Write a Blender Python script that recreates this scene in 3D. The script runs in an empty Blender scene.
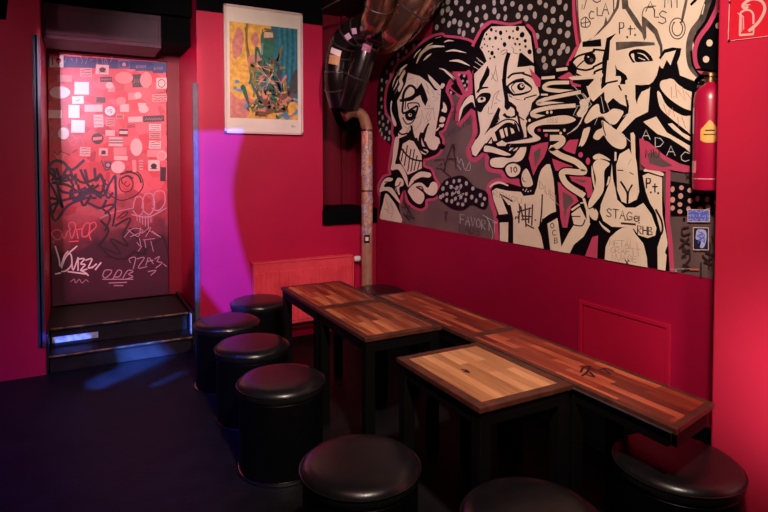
import bpy, bmesh, math, random
from mathutils import Vector, Matrix
from mathutils.geometry import tessellate_polygon
random.seed(7)
R = math.radians
PI = math.pi
scene = bpy.context.scene
COL = scene.collection

# ------------------------------------------------------------------ camera
F, CX, CY, H = 565.0, 384.0, 181.0, 1.5
pit, yaw = R(1.8), R(28.4)
fw = Vector((math.sin(yaw)*math.cos(pit), math.cos(yaw)*math.cos(pit), -math.sin(pit)))
rt = Vector((math.cos(yaw), -math.sin(yaw), 0)); up = rt.cross(fw)
EYE = Vector((0, 0, H))
cam_d = bpy.data.cameras.new('camera'); cam = bpy.data.objects.new('camera', cam_d)
COL.objects.link(cam); cam.location = EYE
cam.rotation_euler = (R(90)-pit, 0, -yaw)
cam_d.sensor_width = 36; cam_d.lens = F/768*36; cam_d.shift_y = -(256-CY)/768
cam_d.clip_start = .02
scene.camera = cam
def ray(x, y): return fw + rt*((x-CX)/F) - up*((y-CY)/F)
def on_x(x, y, X): d = ray(x, y); return EYE + d*(X/d.x)
def on_y(x, y, Y): d = ray(x, y); return EYE + d*(Y/d.y)

# ------------------------------------------------------------------ materials
def newmat(name):
    m = bpy.data.materials.new(name); m.use_nodes = True
    nt = m.node_tree; b = nt.nodes['Principled BSDF']
    return m, nt, b
def N(nt, t, **kw):
    n = nt.nodes.new(t)
    for k, v in kw.items(): setattr(n, k, v)
    return n
def ramp(nt, stops):
    r = N(nt, 'ShaderNodeValToRGB'); e = r.color_ramp.elements
    while len(e) > 1: e.remove(e[-1])
    e[0].position = stops[0][0]; e[0].color = (*stops[0][1], 1)
    for p, c in stops[1:]:
        q = e.new(p); q.color = (*c, 1)
    return r
def M(name, col, rough=.5, metal=0., var=.0, scale=6., bump=0., bscale=40., spec=.5, coat=0., col2=None, clo=.35, chi=.65):
    """plain paint / vinyl / metal with procedural tone variation and bump"""
    m, nt, b = newmat(name); L = nt.links.new
    b.inputs['Roughness'].default_value = rough; b.inputs['Metallic'].default_value = metal
    b.inputs['Specular IOR Level'].default_value = spec
    b.inputs['Coat Weight'].default_value = coat; b.inputs['Coat Roughness'].default_value = .15
    g = N(nt, 'ShaderNodeNewGeometry')
    nz = N(nt, 'ShaderNodeTexNoise'); nz.inputs['Scale'].default_value = scale; nz.inputs['Detail'].default_value = 6
    L(g.outputs['Position'], nz.inputs['Vector'])
    if col2 is None: col2 = tuple(min(1, c*(1-var)) for c in col)
    rp = ramp(nt, [(clo, col2), (chi, col)]); L(nz.outputs['Fac'], rp.inputs['Fac']); L(rp.outputs['Color'], b.inputs['Base Color'])
    if bump:
        n2 = N(nt, 'ShaderNodeTexNoise'); n2.inputs['Scale'].default_value = bscale; n2.inputs['Detail'].default_value = 4
        L(g.outputs['Position'], n2.inputs['Vector'])
        bp = N(nt, 'ShaderNodeBump'); bp.inputs['Strength'].default_value = bump; bp.inputs['Distance'].default_value = .004
        L(n2.outputs['Fac'], bp.inputs['Height']); L(bp.outputs['Normal'], b.inputs['Normal'])
    return m
def wall_mat(name, col, var=.15, rough=.42):
    m = M(name, col, rough, var=var, scale=2.2, bump=.35, bscale=9, spec=.35)
    return m
def wood_mat(name, stops, rough=.32, w=.045, l=.34, seed=0., gr=.58):
    m, nt, b = newmat(name); L = nt.links.new
    tc = N(nt, 'ShaderNodeTexCoord')
    mp = N(nt, 'ShaderNodeMapping'); mp.inputs['Rotation'].default_value = (0, 0, R(90)); mp.inputs['Location'].default_value = (seed, seed*.7, 0)
    L(tc.outputs['Object'], mp.inputs['Vector'])
    br = N(nt, 'ShaderNodeTexBrick'); br.offset = .37; br.offset_frequency = 2
    br.inputs['Scale'].default_value = 1; br.inputs['Brick Width'].default_value = l; br.inputs['Row Height'].default_value = w
    br.inputs['Mortar Size'].default_value = .0006; br.inputs['Bias'].default_value = 0
    br.inputs['Color1'].default_value = (0, 0, 0, 1); br.inputs['Color2'].default_value = (1, 1, 1, 1); br.inputs['Mortar'].default_value = (.1, .1, .1, 1)
    L(mp.outputs['Vector'], br.inputs['Vector'])
    mp2 = N(nt, 'ShaderNodeMapping'); mp2.inputs['Scale'].default_value = (60, 5, 20); mp2.inputs['Location'].default_value = (seed, seed, 0)
    L(tc.outputs['Object'], mp2.inputs['Vector'])
    nz = N(nt, 'ShaderNodeTexNoise'); nz.inputs['Scale'].default_value = 1; nz.inputs['Detail'].default_value = 5; nz.inputs['Distortion'].default_value = .6
    L(mp2.outputs['Vector'], nz.inputs['Vector'])
    mx = N(nt, 'ShaderNodeMix'); mx.data_type = 'FLOAT'; mx.inputs[0].default_value = .38
    mx.inputs[0].default_value = gr; L(br.outputs['Color'], mx.inputs[2]); L(nz.outputs['Fac'], mx.inputs[3])
    rp = ramp(nt, stops); L(mx.outputs[0], rp.inputs['Fac'])
    L(rp.outputs['Color'], b.inputs['Base Color'])
    b.inputs['Roughness'].default_value = rough; b.inputs['Specular IOR Level'].default_value = .4
    return m
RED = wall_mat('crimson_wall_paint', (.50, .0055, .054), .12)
RED_P = wall_mat('crimson_pier_lit', (.50, .014, .048), .12)  # wall crimson with the pier's salmon light put into the colour
RED_D = wall_mat('crimson_mural_wall_dimmed', (.35, .0025, .038), .12)  # wall crimson darkened, this wall's dimness put into the colour
RED_IN = wall_mat('dark_red_recess', (.17, .002, .018), .2)  # darker copy of the wall crimson, used inside the recesses
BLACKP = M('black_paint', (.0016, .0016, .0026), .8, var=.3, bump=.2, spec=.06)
CEIL = M('black_ceiling_paint', (.010, .006, .010), .6, var=.4, scale=3)
BOXP = M('worn_lilac_box_paint', (.075, .018, .05), .6, col2=(.035, .008, .026), scale=5, bump=.3)
FLOOR = M('black_floor_coating', (.0105, .010, .0125), .5, col2=(.006, .006, .008), scale=7, bump=.3, bscale=60, spec=.12)
STEP = M('black_step_coating', (.018, .012, .012), .5, col2=(.009, .006, .006), scale=9, bump=.35, bscale=50, spec=.25)
STEPW = M('scuffed_step_nosing', (.30, .15, .08), .5, col2=(.05, .025, .02), scale=14, clo=.42, chi=.6)
RISERW = M('worn_grey_riser_paint', (.16, .17, .17), .6, col2=(.012, .012, .014), scale=30, clo=.44, chi=.58)
PALE_LIT = M('pale_lit_stripe', (.55, .6, .6), .6, col2=(.3, .33, .33), scale=30)  # pale colour adds the blue beam's brightness where it strikes the steps
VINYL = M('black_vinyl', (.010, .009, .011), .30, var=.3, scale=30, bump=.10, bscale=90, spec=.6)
VINYLB = M('black_vinyl_shaded_sides', (.003, .003, .004), .4, var=.3, scale=30, bump=.08, bscale=90, spec=.12)  # seat vinyl made darker, shade on the stool sides put into the colour
CHROME = M('chrome_ring', (.62, .58, .58), .18, 1., var=.1)
STEEL = M('dull_steel_strip', (.10, .085, .12), .45, .2, var=.3, scale=20)
TLEG = M('black_table_leg_paint', (.0035, .003, .0035), .5, var=.3, bump=.1, spec=.15)
BORDER = M('dark_brown_border_wood', (.11, .028, .018), .38, col2=(.055, .017, .010), scale=22)
EDGE_ = M('worn_table_edge', (.15, .055, .032), .4, col2=(.05, .016, .01), scale=16)
WOOD_L = wood_mat('light_oak_staves', [(0.2, (.30, .115, .045)), (.48, (.50, .21, .090)), (.75, (.74, .35, .17))], seed=.3)
WOOD_M = wood_mat('red_brown_staves', [(.22, (.08, .012, .007)), (.48, (.33, .065, .026)), (.74, (.74, .25, .11))], seed=1.3)
WOOD_D = wood_mat('dark_red_brown_staves', [(.22, (.085, .010, .007)), (.48, (.28, .040, .020)), (.74, (.58, .13, .06))], w=.04, l=.3, seed=2.1)
DUCT = M('black_gloss_duct', (.022, .013, .013), .26, .6, var=.4, scale=7, spec=.6, coat=.3)
COPPER = M('brown_gloss_duct', (.40, .18, .12), .2, .9, var=.35, scale=5, coat=.4)
PIPE = M('bronze_pipe', (.62, .30, .20), .34, .35, col2=(.42, .19, .14), scale=9)
SEAM = M('duct_seam_metal', (.16, .10, .10), .3, .8, var=.3)
RADM = M('red_radiator_enamel', (.88, .075, .11), .35, col2=(.74, .05, .075), scale=8)
WHITEP = M('white_plastic', (.75, .72, .70), .4, var=.1)
EXTR = M('extinguisher_red', (.42, .006, .045), .3, var=.1, coat=.2)
BRASS = M('valve_brass', (.35, .2, .09), .35, .9, var=.2)
# paints of the mural
CREAM = M('mural_cream', (.90, .74, .58), .5, col2=(.82, .66, .52), scale=7)
INK = M('mural_black', (.0035, .003, .005), .5, var=.3, spec=.15)
INK2 = M('mural_soft_black', (.06, .045, .04), .5, col2=(.16, .12, .10), scale=18)
PINK = M('mural_pink', (.64, .075, .17), .5, var=.15)
GREY = M('mural_grey', (.17, .105, .10), .5, col2=(.115, .072, .075), scale=4)
DOT = M('mural_dot_white', (.50, .44, .42), .5, var=.15)
PEN = M('marker_black', (.035, .02, .018), .5, var=.1)
PEN2 = M('marker_faint', (.42, .28, .22), .5, var=.1)
PENW = M('marker_white', (.62, .58, .58), .5, var=.1)
PENR = M('marker_red', (.65, .16, .12), .5, var=.1)
BEAND = M('mural_bean_black', (.006, .005, .008), .5, var=.2, spec=.2)
BLUEST = M('sticker_blue', (.12, .15, .62), .5, var=.1)
BLUEW = M('sticker_pale_blue', (.45, .50, .85), .5, var=.1)
NAVY = M('sticker_navy', (.01, .015, .05), .5, var=.1)

# ------------------------------------------------------------------ mesh helpers
def obj(name, bm, mats, parent=None, smooth=False, label=None):
    me = bpy.data.meshes.new(name)
    bm.normal_update(); bm.to_mesh(me); bm.free()
    if not isinstance(mats, (list, tuple)): mats = [mats]
    for m in mats: me.materials.append(m)
    if smooth:
        for p in me.polygons: p.use_smooth = True
        try: me.set_sharp_from_angle(angle=R(38))
        except Exception: pass
    o = bpy.data.objects.new(name, me); COL.objects.link(o)
    if parent is not None: o.parent = parent
    if label: o['label'] = label
    return o
def tag(o, label, cat, group=None):
    o['label'] = label; o['category'] = cat
    if group: o['group'] = group
    return o
def struct(o, label=None):
    o['kind'] = 'structure'
    if label: o['label'] = label
    return o
def thing(name, label, cat, loc=(0, 0, 0), rz=0, group=None):
    o = bpy.data.objects.new(name, None); COL.objects.link(o); o.empty_display_size = .1
    o.location = loc; o.rotation_euler = (0, 0, rz)
    return tag(o, label, cat, group)
def copy_tree(o, parent=None):
    c = o.copy(); COL.objects.link(c)
    if parent is not None: c.parent = parent
    for ch in list(o.children): copy_tree(ch, c)
    return c
def BM(): return bmesh.new()
def box(bm, a, b, mi=0, bev=0., seg=2):
    x0, x1 = sorted((a[0], b[0])); y0, y1 = sorted((a[1], b[1])); z0, z1 = sorted((a[2], b[2]))
    r = bmesh.ops.create_cube(bm, size=1, matrix=Matrix.Translation(((x0+x1)/2, (y0+y1)/2, (z0+z1)/2)) @ Matrix.Diagonal((x1-x0, y1-y0, z1-z0, 1)))
    fs = set()
    for v in r['verts']: fs.update(v.link_faces)
    for f in fs: f.material_index = mi
    if bev:
        es = set()
        for f in fs: es.update(f.edges)
        rb = bmesh.ops.bevel(bm, geom=list(es), offset=bev, segments=seg, affect='EDGES', profile=.5)
        for f in rb['faces']: f.material_index = mi
    return bm
def lathe(bm, prof, seg=48, mi=0, mat=None, cap=True):
    rings = []
    for r_, z in prof:
        ring = [bm.verts.new((r_*math.cos(2*PI*k/seg), r_*math.sin(2*PI*k/seg), z)) for k in range(seg)]
        rings.append(ring)
    fs = []
    for a, b in zip(rings, rings[1:]):
        for k in range(seg):
            fs.append(bm.faces.new((a[k], a[(k+1) % seg], b[(k+1) % seg], b[k])))
    if cap:
        fs.append(bm.faces.new(list(reversed(rings[0])))); fs.append(bm.faces.new(rings[-1]))
    for f in fs: f.material_index = mi
    if mat is not None:
        bmesh.ops.transform(bm, matrix=mat, verts=[v for r_ in rings for v in r_])
    return bm
def catmull(pts, n=6, closed=False):
    P = [Vector(p) for p in pts]; out = []; L = len(P)
    rng = range(L) if closed else range(L-1)
    for i in rng:
        if closed: a, b, c, d = P[(i-1) % L], P[i], P[(i+1) % L], P[(i+2) % L]
        else: a, b, c, d = P[max(i-1, 0)], P[i], P[i+1], P[min(i+2, L-1)]
        for k in range(n):
            t = k/n
            out.append(.5*((2*b)+(c-a)*t+(2*a-5*b+4*c-d)*t*t+(3*b-a-3*c+d)*t**3))
    if not closed: out.append(P[-1])
    return out
def tube(bm, pts, rad, seg=20, mi=0, caps=True):
    """pts: smooth path; rad: number or list"""
    n = len(pts); rr = rad if isinstance(rad, (list, tuple)) else [rad]*n
    prev = None; rings = []
    for i, p in enumerate(pts):
        p = Vector(p)
        t = (Vector(pts[min(i+1, n-1)])-Vector(pts[max(i-1, 0)])).normalized()
        if prev is None:
            a = Vector((0, 0, 1)) if abs(t.z) < .9 else Vector((1, 0, 0))
            nrm = t.cross(a).normalized()
        else:
            nrm = (prev - t*prev.dot(t)).normalized()
        prev = nrm; bn = t.cross(nrm)
        rings.append([bm.verts.new(p+rr[i]*(nrm*math.cos(2*PI*k/seg)+bn*math.sin(2*PI*k/seg))) for k in range(seg)])
    fs = []
    for a, b in zip(rings, rings[1:]):
        for k in range(seg): fs.append(bm.faces.new((a[k], a[(k+1) % seg], b[(k+1) % seg], b[k])))
    if caps: fs.append(bm.faces.new(list(reversed(rings[0])))); fs.append(bm.faces.new(rings[-1]))
    for f in fs: f.material_index = mi
    return bm
def prism(bm, poly, z0, z1, fn, mi=0):
    """poly in 2-D, fn(u,v,w)->3-D ; solid"""
    a = [bm.verts.new(fn(u, v, z0)) for u, v in poly]; b = [bm.verts.new(fn(u, v, z1)) for u, v in poly]
    n = len(poly); fs = []
    tris = tessellate_polygon([[Vector((u, v, 0)) for u, v in poly]])
    for t in tris:
        fs.append(bm.faces.new([b[i] for i in t])); fs.append(bm.faces.new([a[i] for i in reversed(t)]))
    for k in range(n): fs.append(bm.faces.new((a[k], a[(k+1) % n], b[(k+1) % n], b[k])))
    for f in fs: f.material_index = mi

# ------------------------------------------------------------------ flat painting kit (paint layers on a real plane)
EPS = .000014
class Paint:
    def __init__(s, plane, mats, base, step, clip=None):
        s.bm = BM(); s.plane = plane; s.mats = mats; s.off = base; s.step = step; s.clip = clip
    def mi(s, m):
        if m not in s.mats: s.mats.append(m)
        return s.mats.index(m)
    def layer(s): s.off += s.step
    def _clip(s, poly):
        if not s.clip: return poly
        for (a, b, c) in s.clip:                     # keep a*x+b*y+c >= 0
            out = []
            for i in range(len(poly)):
                p, q = poly[i], poly[(i+1) % len(poly)]
                dp = a*p[0]+b*p[1]+c; dq = a*q[0]+b*q[1]+c
                if dp >= 0: out.append(p)
                if (dp >= 0) != (dq >= 0):
                    t = dp/(dp-dq); out.append((p[0]+(q[0]-p[0])*t, p[1]+(q[1]-p[1])*t))
            poly = out
            if len(poly) < 3: return []
        return poly
    def raw(s, poly, m):
        s.off += EPS
        poly = s._clip([tuple(p) for p in poly])
        if len(poly) < 3: return
        tris = tessellate_polygon([[Vector((p[0], p[1], 0)) for p in poly]])
        vs = [s.bm.verts.new(s.plane(p[0], p[1], s.off)) for p in poly]; k = s.mi(m)
        for t in tris:
            try: f = s.bm.faces.new([vs[i] for i in t]); f.material_index = k
            except ValueError: pass
    def fill(s, pts, m, smooth=True, n=4):
        if smooth and len(pts) > 3: pts = [(p.x, p.y) for p in catmull([(a, b, 0) for a, b in pts], n, True)]
        s.raw(pts, m)
    def stroke(s, pts, w, m, smooth=True, closed=False, taper=0., n=4):
        s.off += EPS
        if smooth and len(pts) > 2: P = catmull([(a, b, 0) for a, b in pts], n, closed)
        else: P = [Vector((a, b, 0)) for a, b in pts]
        if closed: P.append(P[0].copy())
        L = len(P); k = s.mi(m); le = []; ri = []
        for i, p in enumerate(P):
            if closed: t = P[(i+1) % (L-1)]-P[(i-1) % (L-1)]
            else: t = P[min(i+1, L-1)]-P[max(i-1, 0)]
            if t.length < 1e-6: t = Vector((1, 0, 0))
            t.normalize(); nr = Vector((-t.y, t.x, 0))
            ww = w/2*(1-taper*abs(2*i/(L-1)-1)**1.5) if L > 1 else w/2
            ext = Vector((0, 0, 0))
            if not closed and i == 0: ext = -t*w*.3
            if not closed and i == L-1: ext = t*w*.3
            le.append(p+ext+nr*ww); ri.append(p+ext-nr*ww)
        for i in range(L-1):
            q = s._clip([(le[i].x, le[i].y), (le[i+1].x, le[i+1].y), (ri[i+1].x, ri[i+1].y), (ri[i].x, ri[i].y)])
            if len(q) < 3: continue
            try:
                f = s.bm.faces.new([s.bm.verts.new(s.plane(a, b, s.off)) for a, b in q]); f.material_index = k
            except ValueError: pass
    def dot(s, x, y, rx, ry, m, n=10, a=0):
        ca, sa = math.cos(a), math.sin(a)
        s.raw([(x+rx*math.cos(2*PI*k/n)*ca-ry*math.sin(2*PI*k/n)*sa, y+rx*math.cos(2*PI*k/n)*sa+ry*math.sin(2*PI*k/n)*ca) for k in range(n)], m)
    def text(s, st, x, y, h, m, w=.8, dx=None, slope=0., jit=.0, asp=.62):
        adv = h*asp if dx is None else dx
        for i, ch in enumerate(st):
            for line in FONT.get(ch, []):
                pts = []
                for (u, v) in line:
                    px = x+i*adv*1.28+u*adv+random.uniform(-jit, jit); py = y+(1-v)*h+slope*(px-x)+random.uniform(-jit, jit)
                    pts.append((px, py))
                s.stroke(pts, w, m, smooth=False)
FONT = {
 'A': [[(0, 0), (.5, 1), (1, 0)], [(.2, .4), (.8, .4)]], 'B': [[(0, 0), (0, 1), (.7, .95), (.8, .7), (.1, .52), (.9, .4), (.9, .1), (0, 0)]],
 'C': [[(1, .85), (.5, 1), (.05, .6), (.1, .2), (.5, 0), (1, .15)]], 'D': [[(0, 0), (0, 1), (.6, .9), (1, .5), (.6, .08), (0, 0)]],
 'E': [[(1, 1), (0, 1), (0, 0), (1, 0)], [(0, .5), (.8, .5)]], 'F': [[(1, 1), (0, 1), (0, 0)], [(0, .5), (.8, .5)]],
 'G': [[(1, .85), (.5, 1), (.05, .6), (.1, .2), (.5, 0), (1, .15), (1, .45), (.55, .45)]], 'H': [[(0, 0), (0, 1)], [(1, 0), (1, 1)], [(0, .5), (1, .5)]],
 'I': [[(.5, 0), (.5, 1)]], 'J': [[(.8, 1), (.8, .2), (.4, 0), (0, .25)]], 'K': [[(0, 0), (0, 1)], [(1, 1), (0, .45), (1, 0)]],
 'L': [[(0, 1), (0, 0), (.9, 0)]], 'M': [[(0, 0), (.1, 1), (.5, .3), (.9, 1), (1, 0)]], 'N': [[(0, 0), (0, 1), (1, 0), (1, 1)]],
 'O': [[(.5, 1), (.05, .7), (.05, .3), (.5, 0), (.95, .3), (.95, .7), (.5, 1)]], 'P': [[(0, 0), (0, 1), (.8, .95), (.9, .7), (.7, .5), (0, .45)]],
 'R': [[(0, 0), (0, 1), (.8, .95), (.85, .65), (0, .5), (.9, 0)]], 'S': [[(.95, .85), (.5, 1), (.1, .75), (.3, .55), (.8, .42), (.9, .15), (.5, 0), (0, .12)]],
 'T': [[(0, 1), (1, 1)], [(.5, 1), (.5, 0)]], 'U': [[(0, 1), (.05, .2), (.5, 0), (.95, .2), (1, 1)]], 'V': [[(0, 1), (.5, 0), (1, 1)]],
 'W': [[(0, 1), (.25, 0), (.5, .7), (.75, 0), (1, 1)]], 'X': [[(0, 0), (1, 1)], [(0, 1), (1, 0)]], 'Y': [[(0, 1), (.5, .5), (1, 1)], [(.5, .5), (.5, 0)]],
 'Z': [[(0, 1), (1, 1), (0, 0), (1, 0)]], '1': [[(.2, .8), (.5, 1), (.5, 0)]], '0': [[(.5, 1), (.05, .7), (.05, .3), (.5, 0), (.95, .3), (.95, .7), (.5, 1)]],
 't': [[(.5, .9), (.5, 0)], [(.1, .6), (.9, .6)]], '.': [[(.4, .02), (.6, .02)]], '!': [[(.5, 1), (.5, .3)], [(.5, .08), (.5, 0)]],
 'e': [[(.1, .33), (.85, .36), (.75, .58), (.4, .65), (.1, .42), (.2, .1), (.6, 0), (.9, .12)]], '4': [[(.8, 0), (.8, 1), (0, .3), (1, .3)]], '&': [[(1, 0), (.2, .8), (.5, 1), (.7, .8), (.1, .3), (.4, 0), (.9, .4)]],
}
def Z(ox, oy, s, sc=6.4):
    v = [float(t) for t in s.replace(',', ' ').split()]
    return [(ox+v[i]/sc, oy+v[i+1]/sc) for i in range(0, len(v), 2)]
TA = lambda s: Z(375, 0, s)
TB = lambda s: Z(375, 70, s)
TC = lambda s: Z(375, 140, s)
TD = lambda s: Z(445, 0, s)
TE = lambda s: Z(445, 70, s)
TF = lambda s: Z(445, 140, s)
TG = lambda s: Z(515, 70, s)
TH = lambda s: Z(515, 0, s)
TI = lambda s: Z(515, 140, s)
TJ = lambda s: Z(485, 165, s)
TK = lambda s: Z(585, 0, s)
TL = lambda s: Z(585, 70, s)
TM = lambda s: Z(585, 140, s)
TN = lambda s: Z(585, 195, s)
TO = lambda s: Z(640, 0, s)
TP = lambda s: Z(640, 70, s)
TQ = lambda s: Z(640, 140, s)
TR = lambda s: Z(640, 205, s)
TS = lambda s: Z(520, 120, s, 3.01)

# ------------------------------------------------------------------ the room
XW, YB, YD = 2.42, 4.63, 5.52        # mural wall, back wall, door plane
ZC = 2.95
b = BM(); box(b, (-3.4, -2.6, -.1), (XW+.2, YD+.3, 0)); struct(obj('floor', b, FLOOR))
b = BM(); box(b, (-3.4, -2.6, ZC), (XW+.2, YD+.3, ZC+.1)); struct(obj('ceiling', b, CEIL))
b = BM(); box(b, (-3.4, YB, 0), (-.222, YD+.25, ZC)); struct(obj('wall_left', b, RED), 'dark crimson wall left of the doorway')
# back wall: solid pier, then a recess beside the mural wall
b = BM()
box(b, (.83, YB, 0), (1.89, YD+.25, ZC))
box(b, (1.89, YB, 0), (XW, YD+.25, .955))
box(b, (1.89, YB+.55, .955), (XW, YD+.25, ZC))
struct(obj('wall_back', b, RED), 'crimson back wall with the painting and radiator')
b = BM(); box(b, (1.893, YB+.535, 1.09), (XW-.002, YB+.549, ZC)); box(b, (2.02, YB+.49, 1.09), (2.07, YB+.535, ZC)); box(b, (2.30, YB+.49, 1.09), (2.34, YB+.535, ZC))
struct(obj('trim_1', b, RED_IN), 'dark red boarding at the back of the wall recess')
b = BM(); box(b, (1.885, YB-.035, .955), (XW-.001, YB+.533, 1.088), bev=.006); struct(obj('trim_2', b, BLACKP), 'thick black sill of the wall recess')
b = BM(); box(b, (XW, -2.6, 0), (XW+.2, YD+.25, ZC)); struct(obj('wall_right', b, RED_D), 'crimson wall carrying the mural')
b = BM(); box(b, (2.108, -2.6, 0), (XW, 1.277, ZC), bev=.008); struct(obj('wall_front', b, RED_P), 'projecting crimson pier at the right edge')
b = BM(); box(b, (XW-.03, 1.28, .0005), (XW-.0005, YB-.001, .34), bev=.004); struct(obj('wall_foot_band_right', b, BLACKP), 'black band along the wall foot under the tables')  # black band added along the wall foot under the tables
# doorway back wall behind the door, header box, dark bulkhead
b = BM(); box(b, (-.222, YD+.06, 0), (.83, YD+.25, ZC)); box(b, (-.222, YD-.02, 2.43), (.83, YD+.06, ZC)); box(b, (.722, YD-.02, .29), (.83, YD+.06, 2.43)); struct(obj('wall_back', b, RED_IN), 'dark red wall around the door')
b = BM(); box(b, (-.218, 4.86, 2.42), (.60, 5.3, 2.68), bev=.006); box(b, (-.2, 4.852, 2.45), (.58, 4.862, 2.64), bev=.003); struct(obj('trim_3', b, BOXP), 'worn lilac boxed-in beam over the doorway')
b = BM(); box(b, (.602, 4.88, 2.46), (.828, 5.3, 2.9)); box(b, (-.218, 4.8, 2.685), (.828, 5.3, 2.9)); struct(obj('trim_4', b, BLACKP), 'black infill above the doorway')
b = BM(); box(b, (-3.4, YB-.012, 2.72), (-.222, YB-.001, ZC)); box(b, (.83, YB-.012, 2.70), (1.89, YB-.001, ZC)); struct(obj('trim_5', b, BLACKP), 'black bulkhead under the ceiling')
b = BM(); tube(b, [on_y(322, 9, 4.36), on_y(345, -3, 4.2), on_y(395, -26, 4.0)], .008, 8); obj_cable = obj('ceiling_conduit', b, SEAM, smooth=True)
tag(obj_cable, 'thin metal conduit under the black ceiling left of the ducts', 'conduit')

# corner guards
def guard(name, x0, x1, z0, z1, label, y0=YB-.012, y1=YB):
    b = BM(); box(b, (x0, y0, z0), (x1, y1, z1), bev=.002); return struct(obj(name, b, STEEL), label)
b = BM(); box(b, (-.268, YB-.012, .20), (-.226, YB, 2.39), bev=.002); struct(obj('trim_6', b, M('slate_blue_strip', (.03, .045, .11), .45, var=.2)), 'slate blue metal strip left of the doorway')
b = BM(); box(b, (-.252, YB-.02, .2), (-.242, YB-.0125, 2.39)); struct(obj('trim_7', b, BLACKP), 'dark groove of the left metal strip')
b = BM(); box(b, (.800, YB-.004, .15), (.829, YB+.05, 2.13), bev=.002); box(b, (.818, YB-.010, .15), (.838, YB-.001, 2.13), bev=.002)
struct(obj('trim_8', b, STEEL), 'metal corner strip between doorway and painting wall')

# steps (solid, two treads)
st = thing('doorway_steps', 'two dark worn steps leading up to the sticker-covered door', 'steps', (.28, YB, 0))
def stp(name, a, c, m, bev=.004, par=st, label=None):
    bb = BM(); box(bb, (a[0]-.28, a[1]-YB, a[2]), (c[0]-.28, c[1]-YB, c[2]), bev=bev)
    return obj(name, bb, m, par, label=label)
stp('riser', (-.20, 4.640, .001), (.77, 4.655, .105), STEP)
stp('riser', (-.20, 4.84, .131), (.77, 4.86, .252), STEP)
stp('tread', (-.205, 4.625, .106), (.775, 4.90, .130), STEP)
stp('tread', (-.205, 4.82, .253), (.775, 5.515, .278), STEP)
stp('nosing', (-.205, 4.620, .118), (.775, 4.6245, .1305), STEPW, .002)
stp('nosing', (-.205, 4.815, .266), (.775, 4.8195, .2785), STEPW, .002)
stp('side_board', (-.2215, 4.62, .001), (-.206, 5.515, .285), STEP)
stp('side_board', (.776, 4.62, .001), (.799, 5.515, .31), STEP)
stp('light_patch', (-.19, 4.836, .16), (.115, 4.8395, .205), PALE_LIT, 0, label='pale stripe on the upper riser, beam light put into its colour')
stp('light_patch', (.7705, 4.66, .135), (.7755, 4.72, .30), PALE_LIT, 0, label='pale stripe on the right side board, beam light put into its colour')

# ------------------------------------------------------------------ door with stickers and tags
def door_mat():
    m, nt, bb = newmat('pasted_door_surface'); L = nt.links.new
    tc = N(nt, 'ShaderNodeNewGeometry')
    mp = N(nt, 'ShaderNodeMapping'); mp.inputs['Scale'].default_value = (9, 1, 12); L(tc.outputs['Position'], mp.inputs['Vector'])
    v = N(nt, 'ShaderNodeTexVoronoi'); v.inputs['Scale'].default_value = 1.; L(mp.outputs['Vector'], v.inputs['Vector'])
    sp = N(nt, 'ShaderNodeSeparateColor'); L(v.outputs['Color'], sp.inputs['Color'])
    r1 = ramp(nt, [(0, (.60, .035, .075)), (.35, (.68, .07, .11)), (.7, (.78, .15, .20)), (1, (.45, .02, .06))]); L(sp.outputs[0], r1.inputs['Fac'])
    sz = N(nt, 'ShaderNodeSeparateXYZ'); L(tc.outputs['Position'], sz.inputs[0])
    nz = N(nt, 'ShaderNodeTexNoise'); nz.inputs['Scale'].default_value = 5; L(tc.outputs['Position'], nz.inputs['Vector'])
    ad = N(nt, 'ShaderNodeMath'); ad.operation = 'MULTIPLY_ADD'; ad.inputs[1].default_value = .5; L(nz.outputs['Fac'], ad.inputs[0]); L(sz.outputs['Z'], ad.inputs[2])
    # lower half darkens to aubergine: the spot's falloff is put into the colour
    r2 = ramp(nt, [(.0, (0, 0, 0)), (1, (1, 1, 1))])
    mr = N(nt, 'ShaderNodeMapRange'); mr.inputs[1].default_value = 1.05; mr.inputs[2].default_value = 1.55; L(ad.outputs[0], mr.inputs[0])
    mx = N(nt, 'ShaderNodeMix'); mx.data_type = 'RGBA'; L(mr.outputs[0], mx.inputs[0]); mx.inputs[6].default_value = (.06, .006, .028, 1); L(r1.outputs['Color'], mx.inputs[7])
    L(mx.outputs[2], bb.inputs['Base Color']); bb.inputs['Roughness'].default_value = .42
    return m
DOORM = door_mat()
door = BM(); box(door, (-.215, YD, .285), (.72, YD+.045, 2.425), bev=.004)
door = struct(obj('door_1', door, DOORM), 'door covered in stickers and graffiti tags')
PW = M('sticker_paper_pale', (.85, .60, .58), .45, var=.1)
PWW = M('sticker_paper_white', (.90, .86, .88), .4, var=.05)
PP = M('sticker_paper_pink', (.75, .32, .33), .45, var=.1)
PD = M('sticker_dark', (.05, .008, .03), .4, var=.1)
PB = M('blue_door_top_band', (.025, .06, .22), .45, var=.3)
PV = M('spray_violet_black', (.035, .015, .07), .4, var=.2)
PM = M('spray_lilac', (.55, .30, .42), .45, var=.1)
PS = M('spray_pink', (.75, .10, .16), .45, var=.1)
DK = M('spray_dark', (.02, .004, .012), .4, var=.1)
YF = YD-.001
def dplane(x, y, off): v = on_y(x, y, YD); return Vector((v.x, YD-.0008-off, v.z))
P = Paint(dplane, [PB], .0002, .00005)
P.raw([(47, 55), (168, 62.5), (168, 73), (130, 69), (47, 67)], PB); P.layer()
random.seed(3)
for i in range(10): P.stroke([(66+i*5+random.uniform(-2, 2), 57+random.uniform(0, 7)) for _ in range(4)], .45, M('x', (.25, .35, .6), .5) if i == 0 else P.mats[1])
D1 = lambda s: Z(40, 110, s, 7.314)
D2 = lambda s: Z(100, 110, s, 7.314)
D3 = lambda s: Z(40, 170, s, 3.938)
D4 = lambda s: Z(100, 170, s, 3.938)
P.layer()
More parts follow.
